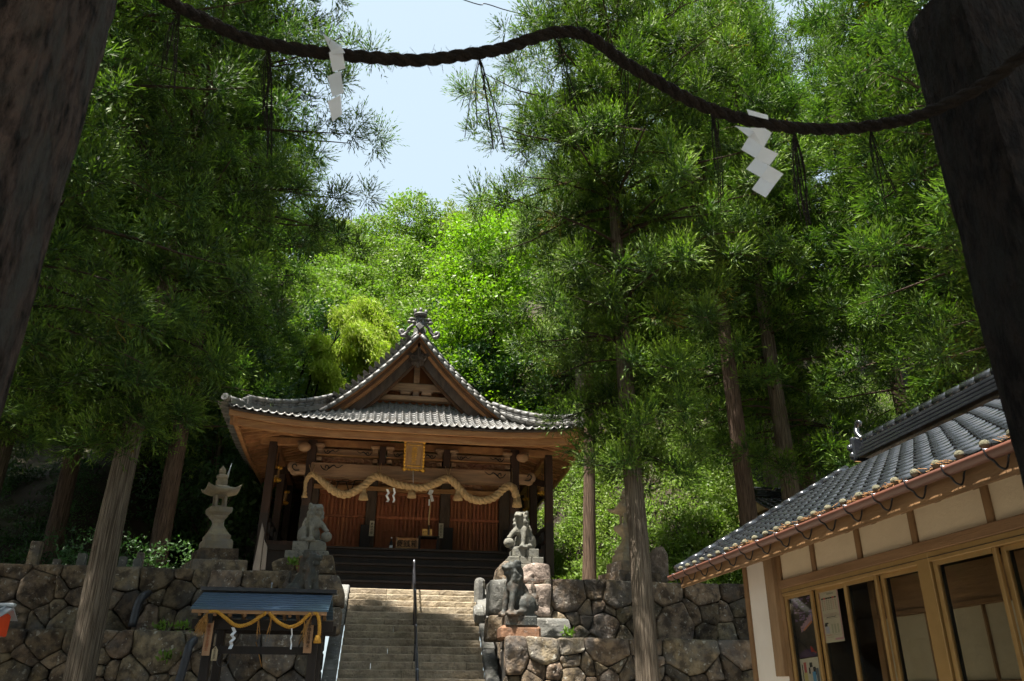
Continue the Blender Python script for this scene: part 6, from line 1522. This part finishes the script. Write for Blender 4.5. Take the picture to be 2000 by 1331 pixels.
# bamboo: arching culms with yellow-green plumes
def bamboo(label, px, py, Y, lean, seed, k=1.0):
    rng = np.random.default_rng(seed); rs = random.Random(seed); p = at(px, py, Y=Y); x0, y0 = p.x-lean*1.6, Y; z0 = hill(x0, y0)-.2; H = p.z-z0
    t = thing('bamboo_plant', label, 'bamboo', (x0, y0, z0), 'bamboo behind the shrine roof')
    pts = [Vector((x0, y0, z0)), Vector((x0+lean*.15, y0, z0+H*.5)), Vector((x0+lean*.7, y0-.3, z0+H*.88)), Vector((p.x, y0-.6, p.z)), Vector((p.x+lean*.9, y0-.9, p.z-.5)), Vector((p.x+lean*1.5, y0-1.1, p.z-1.6))]
    cp = catmull(pts, 8); b = MB(); b.tube(cp, [.05*(1-.85*i/len(cp)) for i in range(len(cp))], 7); b.build('culm', M['bamboo_leaf'], t)
    C = []; 
    for i in range(150):                          # hanging sprays of leaves along the arching tip
        u = rs.uniform(.45, 1.0)**.75; q = cp[min(len(cp)-1, int(u*len(cp)))]; dx = rs.gauss(0, .16)*k; dy = rs.gauss(0, .22)*k; Ld = rs.uniform(.25, .75)*k
        for j_ in range(6): v = j_/5; C.append((q.x+dx+lean*.28*v*Ld, q.y+dy*(1+.4*v), q.z+.06-Ld*v**1.4))
    C = np.array(C); idx = np.repeat(np.arange(len(C)), 6); n = len(idx); D = unit(rng.normal(size=(n, 3))*.45+np.array([lean*.35, -.15, -.85])); ln = rng.uniform(.16, .34, n)
    T = rng.uniform(.75, 1.25, (len(C), 1))*np.array([[1, 1, 1]]); me = leaf_mesh('crown', C[idx]+rng.normal(size=(n, 3))*.12, D, ln, ln*.09, T[idx], M['bamboo_leaf'], rng, .35)
    link_mesh('crown', me, t)
for i, (lab, px, py, lean, k) in enumerate((('bamboo plume arching highest, left of the gable', 700, 606, 1.0, 1.25), ('bamboo plume just left of the highest bamboo plume', 664, 622, .9, 1.1), ('bamboo plume bending down towards the roof edge', 660, 688, .9, 1.0), ('short bamboo plume beside the left gable slope', 735, 700, .5, .6),
        ('bamboo plume at the left end of the bamboo clump', 618, 672, .5, 1.0), ('bamboo plume in the middle of the bamboo clump', 700, 652, .9, .9), ('low bamboo plume above the left roof corner', 628, 725, .6, .9), ('bamboo plume halfway between roof edge and highest plume', 680, 655, 1.0, .9))):
    bamboo(lab, px, py, 36-.25*i, lean, i+1, k)

# undergrowth covering the slopes
def undergrowth(name, label, regions, mat_, seed, leaf=.13, per=24, clr=.3):
    rng = np.random.default_rng(seed); rs = random.Random(seed); C = []; T = []
    for (xa, xb, ya, yb, n, hgt) in regions:
        for b_ in range(max(1, n//20)):           # separate rounded bushes
            x0 = rs.uniform(xa, xb); y0 = rs.uniform(ya, yb); r = rs.uniform(.35, 1.0)*min(1.0, .4+hgt*.45); hh = hgt*rs.uniform(.35, .9); s0 = rs.uniform(.62, 1.3); q0_ = rs.random()
            for k in range(20):
                a = rs.uniform(0, 2*math.pi); e = rs.uniform(.0, 1.0); rr = r*math.sqrt(1-e*e)
                x = x0+math.cos(a)*rr; y = y0+math.sin(a)*rr; z = hill(x, y)*.5+hill(x0, y0)*.5+hh*e*rs.uniform(.8, 1.1)
                s_ = s0*rs.uniform(.85, 1.15); y_ = .6*q0_+.4*rs.random(); C.append((x, y, z)); T.append((s_*(1+.3*y_), s_*(1+.08*y_), s_*(1-.2*y_)))
    C = np.array(C); T = np.array(T); idx = np.repeat(np.arange(len(C)), per); n = len(idx)
    D = unit(rng.normal(size=(n, 3))+np.array([0, -.3, .15])); ln = leaf*rng.uniform(.6, 1.3, n)
    me = leaf_mesh(name, C[idx]+rng.normal(size=(n, 3))*np.array([clr, clr, clr*.5])*.55, D, ln, ln*.22, T[idx]*rng.uniform(.8, 1.2, (n, 1)), M[mat_], rng, .45, Nv=np.tile(np.array([[-.1, -.45, .85]]), (n, 1)), jit=.6)
    return tag(link_mesh(name, me), label, 'undergrowth', kind='stuff')
undergrowth('shrub_slope', 'sunlit bright green shrubs covering the right slope', [(5.6, 13, 21.6, 29, 3000, 1.4), (5.2, 8.5, 22.5, 34, 2200, 1.6), (5.4, 9, 19.4, 21.6, 160, .3), (9, 16, 19.5, 24, 500, .8), (13, 30, 22, 40, 3200, 2.0), (6, 14, 29, 36, 700, 1.2), (10, 18, 24, 34, 700, 1.4)], 'leaf', 51, .12, 26)
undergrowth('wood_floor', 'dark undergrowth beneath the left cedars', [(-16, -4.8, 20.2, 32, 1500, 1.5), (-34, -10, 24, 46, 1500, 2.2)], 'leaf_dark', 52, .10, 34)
undergrowth('slope_cover', 'green undergrowth on the slope behind the shrine hall', [(-10, 12, 33, 45, 1500, 1.8)], 'leaf', 53, .2, 18, .45)
# small weeds in the wall joints
for i, (lab, px, py, Y) in enumerate((('tiny weed on the ledge right of the reddish pedestal block', 1108, 1240, 16.9), ('small weed in the joint near the lower drain pipe', 326, 1285, 16.35), ('weed on the ledge left of the water pavilion roof', 362, 1226, 16.6), ('weed on the ledge by the upper drain pipe', 315, 1226, 16.6), ('weed among the boulders below the upper left guardian dog', 572, 1100, 17.95))):
    rng = np.random.default_rng(60+i); p = at(px, py, Y=Y); n = 46; D = unit(rng.normal(size=(n, 3))*.6+np.array([0, -.4, .7])); ln = rng.uniform(.06, .14, n)
    me = leaf_mesh('weed', np.array([tuple(p)]*n)+rng.normal(size=(n, 3))*np.array([.07, .03, .04]), D, ln, ln*.22, np.ones((n, 3))*1.2, M['leaf'], rng, .45); tag(link_mesh('weed', me), lab, 'weed')
